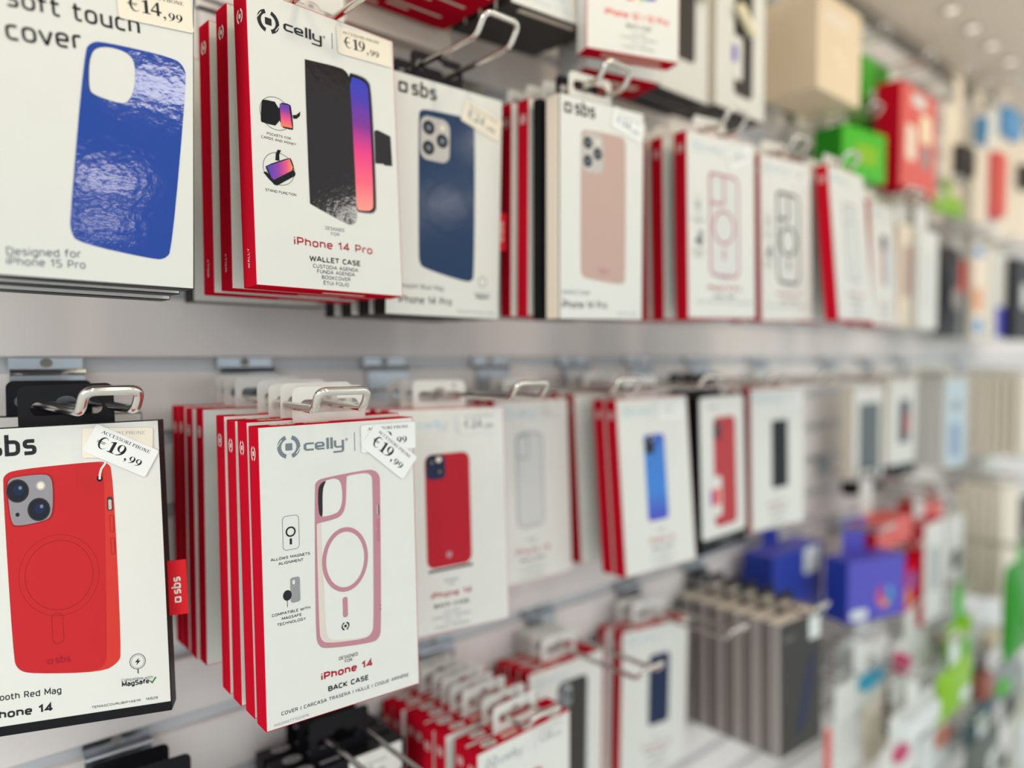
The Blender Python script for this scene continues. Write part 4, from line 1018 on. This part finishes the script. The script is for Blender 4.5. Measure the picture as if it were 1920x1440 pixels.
# ------------------------------------------------------------------ lower row
GD = 'hooks of the lower row'
DZ = -0.345 - 0.19
for i, o in enumerate((0.078, 0.052)):
    carton('phone_case_box', ('black box with black hang tab low at the left edge', 'black box behind it low at the left edge, nearest the wall')[i], 'black boxes at lower left', 0.150 + 0.008 * (1 - i), o, DZ - 0.002, (0, 0, -3), 0.112, 0.19, 0.018, 'celly_black', BLACK, 0.015, 0.046, 0.055)
hook(0.151, -0.30, 0.17, 'zinc hook bracket low at the left edge', GD)
for i, o in enumerate((0.082, 0.060, 0.037)):
    r = carton('phone_case_box', ('black box with white price label below the pink ring stack', 'second black box below the pink ring stack', 'rear black box below the pink ring stack, nearest the wall')[i], 'black boxes below the pink ring stack', 0.3100, o, DZ + 0.0015, (0, 0, -1.5), 0.112, 0.19, 0.017, 'celly_black', BLACK, 0.0125, 0.034, 0.056)
    if i == 0: price_label(r, 82, 176, 0, '24', '99', WHITE, INK, 0.112, w_=52, h=26)
hook(0.3170, -0.30, 0.20, 'dark wire hook through the black boxes below the pink ring stack', GD)
W = 0.1200
ordn = ('front', 'second', 'third', 'fourth', 'fifth', 'sixth', 'seventh', 'eighth')
for i, o in enumerate((0.1463, 0.1285, 0.1070, 0.0895, 0.0725, 0.0555, 0.0385, 0.0215)):
    r = carton('phone_case_box', 'red-topped box with white tab, %s of the low red stack' % ordn[i], 'low red stack', 0.458 - 0.0012 * i + (0, .002, -.004, -.003, 0, .002, 0, 0)[i], o, DZ + (0, 0.001, .003, .002, .003, .002, .003, .002)[i], (0, 0.2 * (i % 3 - 1), 1.9), W, 0.19, 0.0155, 'celly', WHITE, 0.0125, 0.026, 0.055)
    if i == 0:
        a = Art(); phone_back(a, 38, 50, 82, 150, CRIM, 7, (40, 128, 58, 148), NAVY, 0); a.build('case_picture', r, W)
        a = Art(); celly_front(a, 'iPhone 13', 'BACK CASE', LN, icon=(17, 176), cx=58, m=LINK); a.build('lettering', r, W)
        price_label(r, 92, 176, 0, '24', '99', WHITE, GINK, W)
hook(0.4600, -0.30, 0.172, 'wire hook through the low red stack', GD, tip=0.014)
W = 0.1184
for i, o in enumerate((0.062, 0.0455, 0.029, 0.0195)):
    r = carton('phone_case_box', ('white box picturing a dark phone with camera dots, behind the low red stack', 'first red box behind the dark phone box', 'second red box behind the dark phone box', 'last red box behind the dark phone box')[i], 'dark phone boxes', 0.597 - 0.001 * i, o, DZ, (0, 0.7, -1.5), W, 0.19, (0.015, .015, .009, .009)[i], 'celly', WHITE, 0.0125, 0.028, 0.055)
    if i == 0:
        a = Art(); phone_back(a, 44, 40, 92, 168, CHAR, 8, (46, 138, 66, 164), GREY, 3, layer=0); a.build('case_picture', r, W)
        a = Art(); celly_front(a, 'iPhone 13', 'BACK CASE', LN, icon=(17, 176), cx=60, m=BLINK); a.build('lettering', r, W)
hook(0.6150, -0.30, 0.172, 'wire hook through the dark phone boxes, reaching past the navy phone', GD, tip=0.012)
W = 0.1145
for i, o in enumerate((0.058, 0.036)):
    r = carton('phone_case_box', ('white box picturing a navy phone, right of the low red stack', 'red-spined box behind the navy phone box')[i], 'navy phone boxes', 0.764 - 0.006 * i, o, DZ, (0, 1.0, -9.5), W, 0.19, 0.0165 - 0.002 * i, 'celly', WHITE, 0.0125, 0.028, 0.055)
    if i == 0:
        a = Art(); phone_back(a, 46, 60, 82, 152, mat('navy_phone_print', '#1d2a4c', .35), 6); a.build('case_picture', r, W)
        a = Art(); celly_front(a, 'iPhone 12', 'BACK CASE', LN, icon=(17, 176), cx=62, m=BLINK); a.build('lettering', r, W)
hook(0.7810, -0.30, 0.172, 'wire hook of the navy phone box, its tip beside the grey boxes', GD, tip=0.012)
W = 0.1003
for i in range(6):
    r = carton('accessory_box', ('grey-sided dark box, %s of the grey stack' % (ordn + ('ninth',))[i]), 'grey stack', 0.9326 - 0.0008 * i, 0.1724 - 0.0262 * i, -0.520 + 0.0006 * i, (-1.0, 0, -3.4), W, 0.175, 0.0245, 'taupe', BLACK, 0.0125, 0.03, 0.04, cat='accessory box')
    if i == 0:
        a = Art(); a.p([soft([(36, 12), (60, 30), (80, 80), (84, 130), (70, 120), (56, 80), (42, 40)])], NAVY); a.p([rr(70, 140, 98, 170, 3)], PALE, 1); a.t('POWER', 10, 34, 150, GREY); a.build('lettering', r, W)
hook(0.9326, -0.30, 0.20, 'wire hook through the grey stack', GD, tip=0.012)

# ------------------------------------------------------------------ top row, seen from below
GT = 'hooks of the top row'
BZ = 0.30
W = 0.112
for i in range(3):
    r = carton('phone_case_box', 'red box seen from below at the top edge, %s of three' % ('front', 'middle', 'rear')[i], 'red-bottomed boxes at the top', 0.3560 + 0.001 * i, 0.162 - 0.0275 * i, BZ, (0, 0, 0), W, 0.19, 0.026, 'red', WHITE, 0.018, 0.03)
    m2 = MB(); bt = lambda u, v: (u, v, -0.00012)
    for u0, u1, v0 in ((-.045, .05, .004), (-.03, .02, .011), (-.048, -.006, .018))[:3]:
        m2.poly([rr(u0 + .008 * i, v0, u1 - .006 * i, v0 + .0032, .0008)], bt, CREAM)
    m2.build('bottom_lettering', r)
carton('phone_case_box', 'cream box on the wall behind the red box seen from below', 'red-bottomed boxes at the top', 0.374, 0.072, BZ - 0.016, (0, 0, 0), 0.112, 0.19, 0.018, 'cream', WHITE, 0.0165, 0.028)
hook(0.356, 0.54, 0.2, 'wire hook of the red boxes at the top', GT)
W = 0.098
for i in range(4):
    r = carton('phone_case_box', ('white-fronted box with dark base right of the red ones, %s of four' % ('front', 'second', 'third', 'rear')[i]), 'dark-bottomed boxes at the top', 0.4720, 0.168 - 0.0215 * i, BZ + 0.001 * i, (0, 0, -5), W, 0.19, 0.020, 'char', WHITE, 0.018, 0.03)
    if i == 0:
        a = Art(); a.t('MagSafe case', 12, 60, 14, BLINK).t('for iPhone 13 Pro', 12, 66, 6, BLINK); a.p([ell(62, 24, 3)], BLINK); a.build('lettering', r, W)
    if i == 0:
        m2 = MB(); m2.poly([rr(-.035, .005, .028, .011, .0008)], lambda u, v: (u, v, -0.00012), CREAM); m2.build('bottom_lettering', r)
hook(0.460, 0.54, 0.2, 'wire hook of the dark-bottomed boxes at the top', GT)
W = 0.096
r = carton('phone_case_box', 'white box with a rainbow phone, red base, at the top edge', 'rainbow phone box', 0.5340, 0.2060, 0.2720, (0, 0, -20), W, 0.19, 0.019, 'redbase', WHITE, 0.046, 0.060)
carton('phone_case_box', 'red-based box behind the rainbow phone box', 'rainbow phone box', 0.5760, 0.1600, 0.2770, (0, 0, -14), 0.092, 0.19, 0.050, 'redbase', WHITE, 0.041, 0.055)
a = Art()
for k, c in enumerate((MAGENTA, ORANGE, PEG, LIME, SKY, BLUE, VIOLET)): a.p([[(40 + 4.4 * k, 48 + .6 * k), (44.4 + 4.4 * k, 48.6 + .6 * k), (44.4 + 4.4 * k, 120), (40 + 4.4 * k, 120)]], c)
a.build('case_picture', r, W)
a = Art(); a.t('iPhone 12 | 12 Pro', 18, 84, 32, CORAL, h=6, bold=.03).t('BACK CASE', 40, 66, 24, INK, h=3.6)
for k, (s, q) in enumerate(LN): a.t(s, 53 - q, 53 + q, 18.5 - 4.2 * k, GINK, h=2.2)
a.build('lettering', r, W)
hook(0.5500, 0.54, 0.22, 'wire hook of the rainbow phone box', GT)
def security_tag(parent, x, z, ang, L=0.035):
    mb = MB(); c, s = cos(RAD(ang)), sin(RAD(ang)); y = -0.0078
    prof = [(0, 0), (0.005, 0.0015), (0.0065, 0.006), (0.0065, L - 0.006), (0.005, L - 0.0015), (0, L)]
    n = 14; vs = []
    for k in range(n):
        t_ = 2 * pi * k / n
        for r_, d in prof: vs.append((x + c * d - s * r_ * cos(t_), y + r_ * sin(t_), z + s * d + c * r_ * cos(t_)))
    m_ = len(prof)
    mb.add(vs, [[k * m_ + j, ((k + 1) % n) * m_ + j, ((k + 1) % n) * m_ + j + 1, k * m_ + j + 1] for k in range(n) for j in range(m_ - 1)], PEG, True)
    mb.build('plastic_tag', parent)
W = 0.111
for i in range(2):
    r = carton('phone_case_box', ('white box with a dark phone and cream plastic tag beside the rainbow box', 'box behind the cream-tagged dark phone box')[i], 'dark phone boxes at the top', 0.7060, 0.1325 - 0.03 * i, BZ - 0.003, (0, 0, 0), W, 0.19, 0.027, 'whiteblack', WHITE, 0.021, 0.033)
    if i == 0:
        a = Art(); phone_back(a, 38, 40, 84, 170, CHAR, 7); a.build('case_picture', r, W); security_tag(r, 0.018, 0.140, -48)
hook(0.706, 0.54, 0.17, 'wire hook of the cream-tagged dark phone box', GT)
for i in range(2):
    r = carton('phone_case_box', ('white box with a dark phone, plastic tag and tiny price tag', 'box behind the dark phone box with tiny price tag')[i], 'dark phone boxes at the top', 0.8200, 0.1400 - 0.03 * i, BZ - 0.003, (0, 0, 0), W, 0.19, 0.027, 'whiteblack', WHITE, 0.021, 0.033)
    if i == 0:
        a = Art(); phone_back(a, 40, 22, 82, 172, CHAR, 7); a.p([rr(34, 40, 58, 92, 4)], WHITE, 4); a.p([rr(36, 60, 46, 80, 2)], VIOLET, 5); a.build('case_picture', r, W); security_tag(r, -0.020, 0.124, -40, 0.045)
hook(0.820, 0.54, 0.17, 'wire hook of the dark phone box with tiny price tag', GT)
r = carton('accessory_box', 'big beige cube-like box hanging near the ceiling', None, 1.106, 0.130, 0.385, (0, 0, 0), 0.140, 0.140, 0.082, 'beige', CREAM, 0.043, 0.056, cat='accessory box')
a = Art(); a.p([soft([(50, 70), (78, 60), (92, 40), (84, 40), (72, 54), (50, 62)])], PEG); a.p([rr(20, 100, 100, 118, 3)], CREAM); a.build('lettering', r, 0.140)
hook(1.106, 0.60, 0.17, 'wire hook of the big beige box', GT)

# ------------------------------------------------------------------ products further along the wall
FW = Vector((sin(HEAD) * cos(PITCH), cos(HEAD) * cos(PITCH), -sin(PITCH)))
RT_ = Vector((cos(HEAD), -sin(HEAD), 0)); UP_ = RT_.cross(FW)
def at(px, py, o):
    d = FW + RT_ * ((px - 960) / FPX) + UP_ * ((720 - py) / FPX)
    return Vector((0, -DIST, 0)) + d * ((DIST - o) / d.y)
def spot(xl, xr, yt, yb, o):
    """place and size of a front that stands o off the wall"""
    a_, b_, c_ = at(xl, yt, o), at(xl, yb, o), at(xr, yt, o)
    return (a_.x + c_.x) / 2, b_.z, c_.x - a_.x, a_.z - b_.z
def spot_mid(xl, xr, yt, yb, o):
    x, z, W_, H_ = spot(xl, xr, yt, yb, o); m_ = (xl + xr) / 2
    a_, b_ = at(m_, yt, o), at(m_, yb, o)
    return x, b_.z, W_, a_.z - b_.z
def groove_for(ztop):
    return math.ceil((ztop + 0.010 + 0.032) / G) * G
def far_box(name, label, cat, xl, xr, yt, yb, o, T, style, art=None, tab=WHITE, count=1, group=None, rz=0, hooked=True, names=None, wmax=0.16):
    x, z, W_, H_ = spot(xl, xr, yt, yb, o); W_ = min(W_, wmax)
    zg = groove_for(z + H_); hz = zg - 0.032 - (z + H_)
    for i in range(count):
        lb = label if i == 0 else names[i - 1]
        r = carton(name, lb, group, x, o - i * (T + 0.002), z, (0, 0, rz), W_, H_, T, style, tab, hz, hz + 0.012, min(0.052, W_ * 0.7), cat=cat)
        if i == 0 and art:
            a = Art()
            for u0, v0, u1, v1, m_, ly in art: a.p([rr(u0 * W_ * 1000, v0 * H_ * 1000, u1 * W_ * 1000, v1 * H_ * 1000, min((u1 - u0) * W_, (v1 - v0) * H_) * 180)], m_, ly)
            a.build('printed_picture', r, W_)
    if hooked: hook(x, zg, o + 0.02, 'wire hook holding the ' + hooked if isinstance(hooked, str) else 'wire hook', 'hooks further along the wall')
    return r
def pouch(name, label, cat, xl, xr, yt, yb, o, T, m, m2=None, group=None, hooked=None, rz=0, tilt=0):
    """a filled plastic bag with a flat header"""
    x, z, W_, H_ = spot_mid(xl, xr, yt, yb, o); W_ = min(W_, 0.2)
    zg = groove_for(z + H_); hz = zg - 0.032 - (z + H_)
    r = thing(name, label, cat, (x, -o - T / 2, z), (0, tilt, rz), group)
    mb = MB(); nu, nv = 14, 14; vs = []
    for side in (-1, 1):
        for j in range(nv + 1):
            for i in range(nu + 1):
                u, v = i / nu, j / nv
                b = (max(0, 4 * u * (1 - u)) ** 0.5) * (max(0, 4 * v * (1 - v)) ** 0.45)
                wv = 1 - 0.06 * sin(v * pi) + 0.012 * sin(11 * v + 5 * u)
                vs.append(((u - .5) * W_ * wv, T * 0.5 + side * T * 0.5 * b * (1 + .1 * sin(9 * u + 7 * v)) * 0.95, v * H_))
    k = (nu + 1) * (nv + 1); fs = []
    for s_ in (0, 1):
        for j in range(nv):
            for i in range(nu):
                q = [s_ * k + j * (nu + 1) + i, s_ * k + j * (nu + 1) + i + 1, s_ * k + (j + 1) * (nu + 1) + i + 1, s_ * k + (j + 1) * (nu + 1) + i]
                fs.append(q if s_ == 0 else q[::-1])
    mb.add(vs, fs, m, True); mb.build('bag', r)
    t = link('header_tab', tab_mesh(m2 or m, min(0.05, W_ * .7), hz + 0.012, hz), r); t.location = (0, T / 2, H_ - 0.001)
    if m2:
        a = Art(); a.p([ell(0.56 * W_ * 1000, 0.42 * H_ * 1000, .17 * W_ * 1000, .13 * H_ * 1000)], m2)
        a.build('sticker', r, W_, base=0.0006)
    if hooked: hook(x, zg, o + 0.02, 'wire hook holding the ' + hooked, 'hooks further along the wall')
    return r
def blister(name, label, cat, xl, xr, yt, yb, o, card, bub, bm_=PALE, group=None, hooked=None, rz=0, depth=0.022):
    """printed card with a moulded plastic bubble: bub = u0, v0, u1, v1 in parts of the card"""
    x, z, W_, H_ = spot_mid(xl, xr, yt, yb, o); W_ = min(W_, 0.18)
    zg = groove_for(z + H_); hz = zg - 0.032 - (z + H_)
    r = thing(name, label, cat, (x, -o, z), (0, 0, rz), group)
    mb = MB(); mb.plate([rr(-W_ / 2, 0, W_ / 2, H_, 0.006)], lambda u, v, q: (u, 0.001 * q, v), card); mb.build('card', r)
    x0, x1 = (bub[0] - .5) * W_, (bub[2] - .5) * W_; z0, z1 = bub[1] * H_, bub[3] * H_
    mb = MB(); L0 = rr(x0, z0, x1, z1, 0.008); ins = 0.82
    cx_, cz_ = (x0 + x1) / 2, (z0 + z1) / 2
    L1 = [(cx_ + (p[0] - cx_) * .95, cz_ + (p[1] - cz_) * .95) for p in L0]; L2 = [(cx_ + (p[0] - cx_) * ins, cz_ + (p[1] - cz_) * ins) for p in L0]
    n_ = len(L0)
    vs = [(p[0], -0.0002, p[1]) for p in L0] + [(p[0], -depth * .8, p[1]) for p in L1] + [(p[0], -depth, p[1]) for p in L2]
    fs = [[i, (i + 1) % n_, n_ + (i + 1) % n_, n_ + i] for i in range(n_)] + [[n_ + i, n_ + (i + 1) % n_, 2 * n_ + (i + 1) % n_, 2 * n_ + i] for i in range(n_)] + [[2 * n_ + i for i in range(n_)]]
    mb.add(vs, fs, bm_, True); mb.build('plastic_bubble', r)
    t = link('hang_tab', tab_mesh(card, min(0.05, W_ * .7), hz + 0.012, hz), r); t.location = (0, 0.0001, H_)
    if hooked: hook(x, zg, o + 0.02, 'wire hook holding the ' + hooked, 'hooks further along the wall')
    return r

AC = 'accessory pack'
# --- near the ceiling, right of the beige box
far_box('accessory_box', 'small white box under the big beige box', 'accessory box', 1490, 1560, 232, 290, 0.025, 0.02, 'white', hooked='small white box under the beige one')
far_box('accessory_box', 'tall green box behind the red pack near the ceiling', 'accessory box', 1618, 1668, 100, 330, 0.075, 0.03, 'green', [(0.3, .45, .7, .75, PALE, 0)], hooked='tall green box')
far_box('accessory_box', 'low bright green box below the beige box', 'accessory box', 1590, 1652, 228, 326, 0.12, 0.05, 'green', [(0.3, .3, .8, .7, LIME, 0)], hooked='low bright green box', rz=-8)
far_box('accessory_box', 'red pack with pale oval pictures near the ceiling', 'accessory box', 1682, 1764, 142, 345, 0.14, 0.04, 'coral', [(0.16, .28, .42, .62, CREAM, 0), (.55, .5, .85, .78, PEG, 0), (.6, .25, .82, .48, GREY, 0), (.3, .82, .7, .94, WHITE, 0)], hooked='red pack near the ceiling')
pouch('cable_pouch', 'lime green roll peeking out under the red packs', AC, 1744, 1806, 366, 404, 0.13, 0.03, LIME, None, hooked='lime green roll')
blister('accessory_pack', 'cream pack with a dark round part, upper right', AC, 1772, 1822, 205, 405, 0.11, CREAM, (.3, .35, .75, .65), CHAR, hooked='cream pack with the dark round part')
blister('accessory_pack', 'cream and blue pack beside the dark round one', AC, 1822, 1852, 214, 420, 0.11, CREAM, (.15, .72, .8, .95), SKY, hooked='cream and blue pack')
blister('accessory_pack', 'narrow white pack with a red stripe, upper right', AC, 1850, 1872, 260, 432, 0.155, WHITE, (.2, .1, .8, .85), CORAL, hooked='white pack with the red stripe')
blister('accessory_pack', 'blue-topped cream pack at the upper right edge', AC, 1868, 1904, 200, 440, 0.10, CREAM, (.15, .75, .9, .97), SKY, hooked='blue-topped cream pack')
blister('accessory_pack', 'cream pack with a black knob, cut by the right edge', AC, 1904, 1935, 270, 450, 0.10, CREAM, (.1, .5, .5, .75), CHAR, hooked='cream pack with the black knob')
# --- upper row, right end
far_box('accessory_box', 'pale box with a pink picture right of the multicoloured phone', 'accessory box', 1688, 1722, 418, 612, 0.14, 0.014, 'cream', [(.2, .3, .75, .8, ROSE, 0)], hooked='pale box with pink picture', count=2, names=['box behind the pale one with pink picture'], group='pale pink picture boxes')
far_box('accessory_box', 'pale grey box right of the pink picture box', 'accessory box', 1724, 1760, 428, 616, 0.155, 0.014, 'white', [(.2, .2, .75, .8, CLEARP, 0)], hooked='pale grey box')
pouch('cable_pouch', 'black pouch with olive label in the upper row', AC, 1752, 1798, 462, 632, 0.10, 0.03, BLACK, TAUPE, hooked='black pouch with olive label')
far_box('accessory_box', 'grey pack with a red top patch in the upper row', 'accessory box', 1796, 1820, 480, 632, 0.08, 0.012, 'grey', [(.0, .55, .7, .95, CORAL, 0)], hooked='grey pack with red patch')
far_box('accessory_box', 'cream box with blue dots and orange picture', 'accessory box', 1826, 1858, 458, 636, 0.097, 0.011, 'cream', [(.05, .3, .5, .55, ORANGE, 0), (.1, .06, .6, .22, SKY, 0), (.0, .88, .6, .97, SKY, 0)], hooked='cream box with blue dots')
far_box('accessory_box', 'white box with a violet corner near the right edge', 'accessory box', 1862, 1898, 470, 640, 0.10, 0.02, 'white', [(.2, .05, .9, .4, VIOLET, 0)], hooked='white box with violet corner')
far_box('accessory_box', 'black box with a white spot at the right edge', 'accessory box', 1902, 1940, 482, 636, 0.118, 0.025, 'black', [(.4, .4, .8, .7, PALE, 0)], hooked='black box with white spot')
# --- below the middle row
far_box('earphone_box', 'blue box with white corner label behind the grey stack', 'earphone box', 1432, 1556, 1052, 1200, 0.075, 0.05, 'blue', [(.6, .62, .92, .98, PALE, 0)], tab=BLUE, hooked='blue box behind the grey stack')
r = far_box('earphone_box', 'violet box with a colourful round picture', 'earphone box', 1594, 1690, 1068, 1188, 0.16, 0.045, 'violet', None, tab=VIOLET, hooked='violet box', rz=-16, wmax=0.13)
a = Art()
for k, c in enumerate((SKY, VIOLET, MAGENTA, CORAL, ORANGE, TEAL)): a.p([arcband(84, 36, 8, 19, 60 * k, 60 * k + 60)], c)
a.sec('printed_badge').p([rr(6, 5, 44, 20, 6)], PALE); a.build('printed_picture', r, 0.13)
r2 = far_box('accessory_box', 'coral box hanging above the dark red one', 'accessory box', 1636, 1716, 988, 1040, 0.13, 0.05, 'coral', None, hooked='coral box', wmax=.15)
far_box('accessory_box', 'dark red box with yellow and purple picture', 'accessory box', 1684, 1734, 1062, 1150, 0.14, 0.045, 'red', [(.1, .1, .45, .5, ORANGE, 0), (.3, .35, .7, .75, VIOLET, 1)], hooked='dark red box', rz=10)
far_box('accessory_box', 'tall white box with a red left edge under the middle row', 'accessory box', 1734, 1772, 985, 1172, 0.13, 0.03, 'celly', [(.3, .3, .7, .75, LINK, 0)], hooked='tall white red-edged box')
far_box('accessory_box', 'white box with a dark picture beside the red-edged one', 'accessory box', 1776, 1808, 975, 1140, 0.11, 0.03, 'white', [(.3, .4, .8, .62, CHAR, 0)], hooked='white box with dark picture')
far_box('accessory_box', 'cream box, front of the cream stack under the middle row', 'accessory box', 1880, 1912, 918, 1120, 0.14, 0.017, 'cream', None, count=5, names=['%s cream box of the stack under the middle row' % s for s in ('second', 'third', 'fourth', 'rearmost')], group='cream stack under the middle row', hooked='cream stack under the middle row')
pouch('cable_pouch', 'bright green bag at the right edge', AC, 1856, 1960, 1050, 1225, 0.205, 0.04, DGREEN, GREEN, hooked='bright green bag')
far_box('accessory_box', 'small coral box high above the dark red one', 'accessory box', 1722, 1768, 946, 980, 0.09, 0.04, 'coral', None, hooked='small coral box')
# --- lower right clutter
blister('accessory_pack', 'white blister pack just below the violet box', AC, 1548, 1676, 1186, 1262, 0.09, PALE, (.1, .1, .9, .85), WHITE, hooked='white blister below the violet box')
blister('accessory_pack', 'white pack with a teal part right of the grey stack', AC, 1550, 1668, 1262, 1330, 0.13, WHITE, (.45, .5, .95, .86), TEAL, hooked='white pack with teal part', depth=0.012)
blister('accessory_pack', 'white pack with a magenta dot', AC, 1672, 1738, 1190, 1300, 0.12, WHITE, (.02, .55, .2, .85), MAGENTA, hooked='white pack with magenta dot')
blister('accessory_pack', 'large pale pack left of the lime bags', AC, 1712, 1778, 1182, 1286, 0.10, PALE, (.2, .15, .85, .9), mat('pale_grey_plastic', '#c4c6c6', .35), hooked='large pale pack')
pouch('cable_pouch', 'upper lime green bag', AC, 1772, 1822, 1162, 1242, 0.147, 0.022, LIME, GREEN, hooked='upper lime bag', group='lime bags')
pouch('cable_pouch', 'lower lime green bag with a white sticker', AC, 1756, 1820, 1245, 1334, 0.18, 0.03, LIME, PALE, hooked='lower lime bag', group='lime bags')
blister('accessory_pack', 'white pack with an orange left edge, low right of the grey stack', AC, 1546, 1610, 1336, 1452, 0.12, WHITE, (.0, .05, .12, .95), CORAL, hooked='white pack with orange edge', depth=.006)
blister('accessory_pack', 'pale pack with a dark slot, low right', AC, 1618, 1680, 1300, 1420, 0.108, CREAM, (.6, .3, .72, .85), CHAR, hooked='pale pack with dark slot', depth=.008)
blister('accessory_pack', 'white ribbed pack below the large pale one', AC, 1668, 1750, 1316, 1376, 0.19, WHITE, (.1, .2, .9, .85), PALE, hooked='white ribbed pack')
blister('accessory_pack', 'white pack with a pink stripe at the bottom', AC, 1652, 1722, 1380, 1470, 0.15, WHITE, (.3, .55, .6, .95), MAGENTA, hooked='white pack with pink stripe', depth=.01)
blister('accessory_pack', 'pale pack with a terracotta corner', AC, 1726, 1778, 1366, 1450, 0.15, PALE, (.5, .55, .95, .9), mat('terracotta_plastic', '#b0715c', .4), hooked='pale pack with terracotta corner', depth=.01)
blister('accessory_pack', 'small pack with a brown tube right of the lime bags', AC, 1822, 1850, 1240, 1306, 0.14, CHAR, (.15, .05, .8, .75), mat('brown_plastic', '#9a5b4c', .4), hooked='brown tube pack')
blister('accessory_pack', 'grey pack with a green patch under the bright green bag', AC, 1862, 1912, 1226, 1306, 0.14, GREY, (.1, .2, .5, .5), GREEN, hooked='grey pack with green patch', depth=.01)
blister('accessory_pack', 'pale pack with a beige knob between the green bags', AC, 1824, 1868, 1150, 1226, 0.08, PALE, (.3, .2, .9, .55), BEIGE, hooked='pale pack with beige knob')
pouch('cable_pouch', 'dark teal pouch low at the right', AC, 1780, 1885, 1322, 1380, 0.14, 0.03, DTEAL, None, hooked='dark teal pouch')
pouch('cable_pouch', 'olive grey pouch low at the right', AC, 1794, 1884, 1380, 1436, 0.20, 0.03, mat('olive_plastic', '#59615a', .4), PALE, hooked='olive grey pouch')
pouch('cable_pouch', 'black pouch at the bottom right', AC, 1790, 1856, 1428, 1500, 0.115, 0.03, mat('ink_black_plastic', '#14222a', .4), None, hooked='black pouch at the bottom right')
blister('accessory_pack', 'pale pack at the bottom right corner', AC, 1888, 1944, 1320, 1450, 0.14, mat('khaki_card', '#b9bba9', .5), (.2, .2, .8, .8), PALE, hooked='pale pack at the bottom right corner')

# the far lower end of the wall
blister('accessory_pack', 'dark grey pack under the brown tube pack', AC, 1824, 1866, 1312, 1362, 0.10, CHAR, (.2, .15, .8, .8), GREY, hooked='dark grey pack under the brown tube', depth=.012)
pouch('cable_pouch', 'black pouch above the bright green bag at the right edge', AC, 1896, 1940, 930, 1040, 0.10, 0.03, BLACK, PALE, hooked='black pouch above the green bag')
blister('accessory_pack', 'pale pack between the dark teal pouch and the right edge', AC, 1880, 1924, 1250, 1340, 0.09, GREY, (.15, .15, .85, .85), mat('smoke_plastic', '#9aa39f', .35), hooked='pale pack beside the dark teal pouch', depth=.015)
far_box('accessory_box', 'small white box under the far right stack of the middle row', 'accessory box', 1840, 1880, 862, 905, 0.06, 0.03, 'white', None, hooked='small white box under the far right stack')
blister('accessory_pack', 'grey-green pack at the very bottom right', AC, 1846, 1892, 1436, 1500, 0.12, mat('sage_card', '#8d968c', .5), (.2, .2, .8, .8), PALE, hooked='grey-green pack', depth=.012)
blister('accessory_pack', 'white pack hanging low between the lime bag and terracotta pack', AC, 1770, 1800, 1350, 1420, 0.10, WHITE, (.2, .15, .8, .7), GREY, hooked='white pack beside the terracotta one', depth=.012)
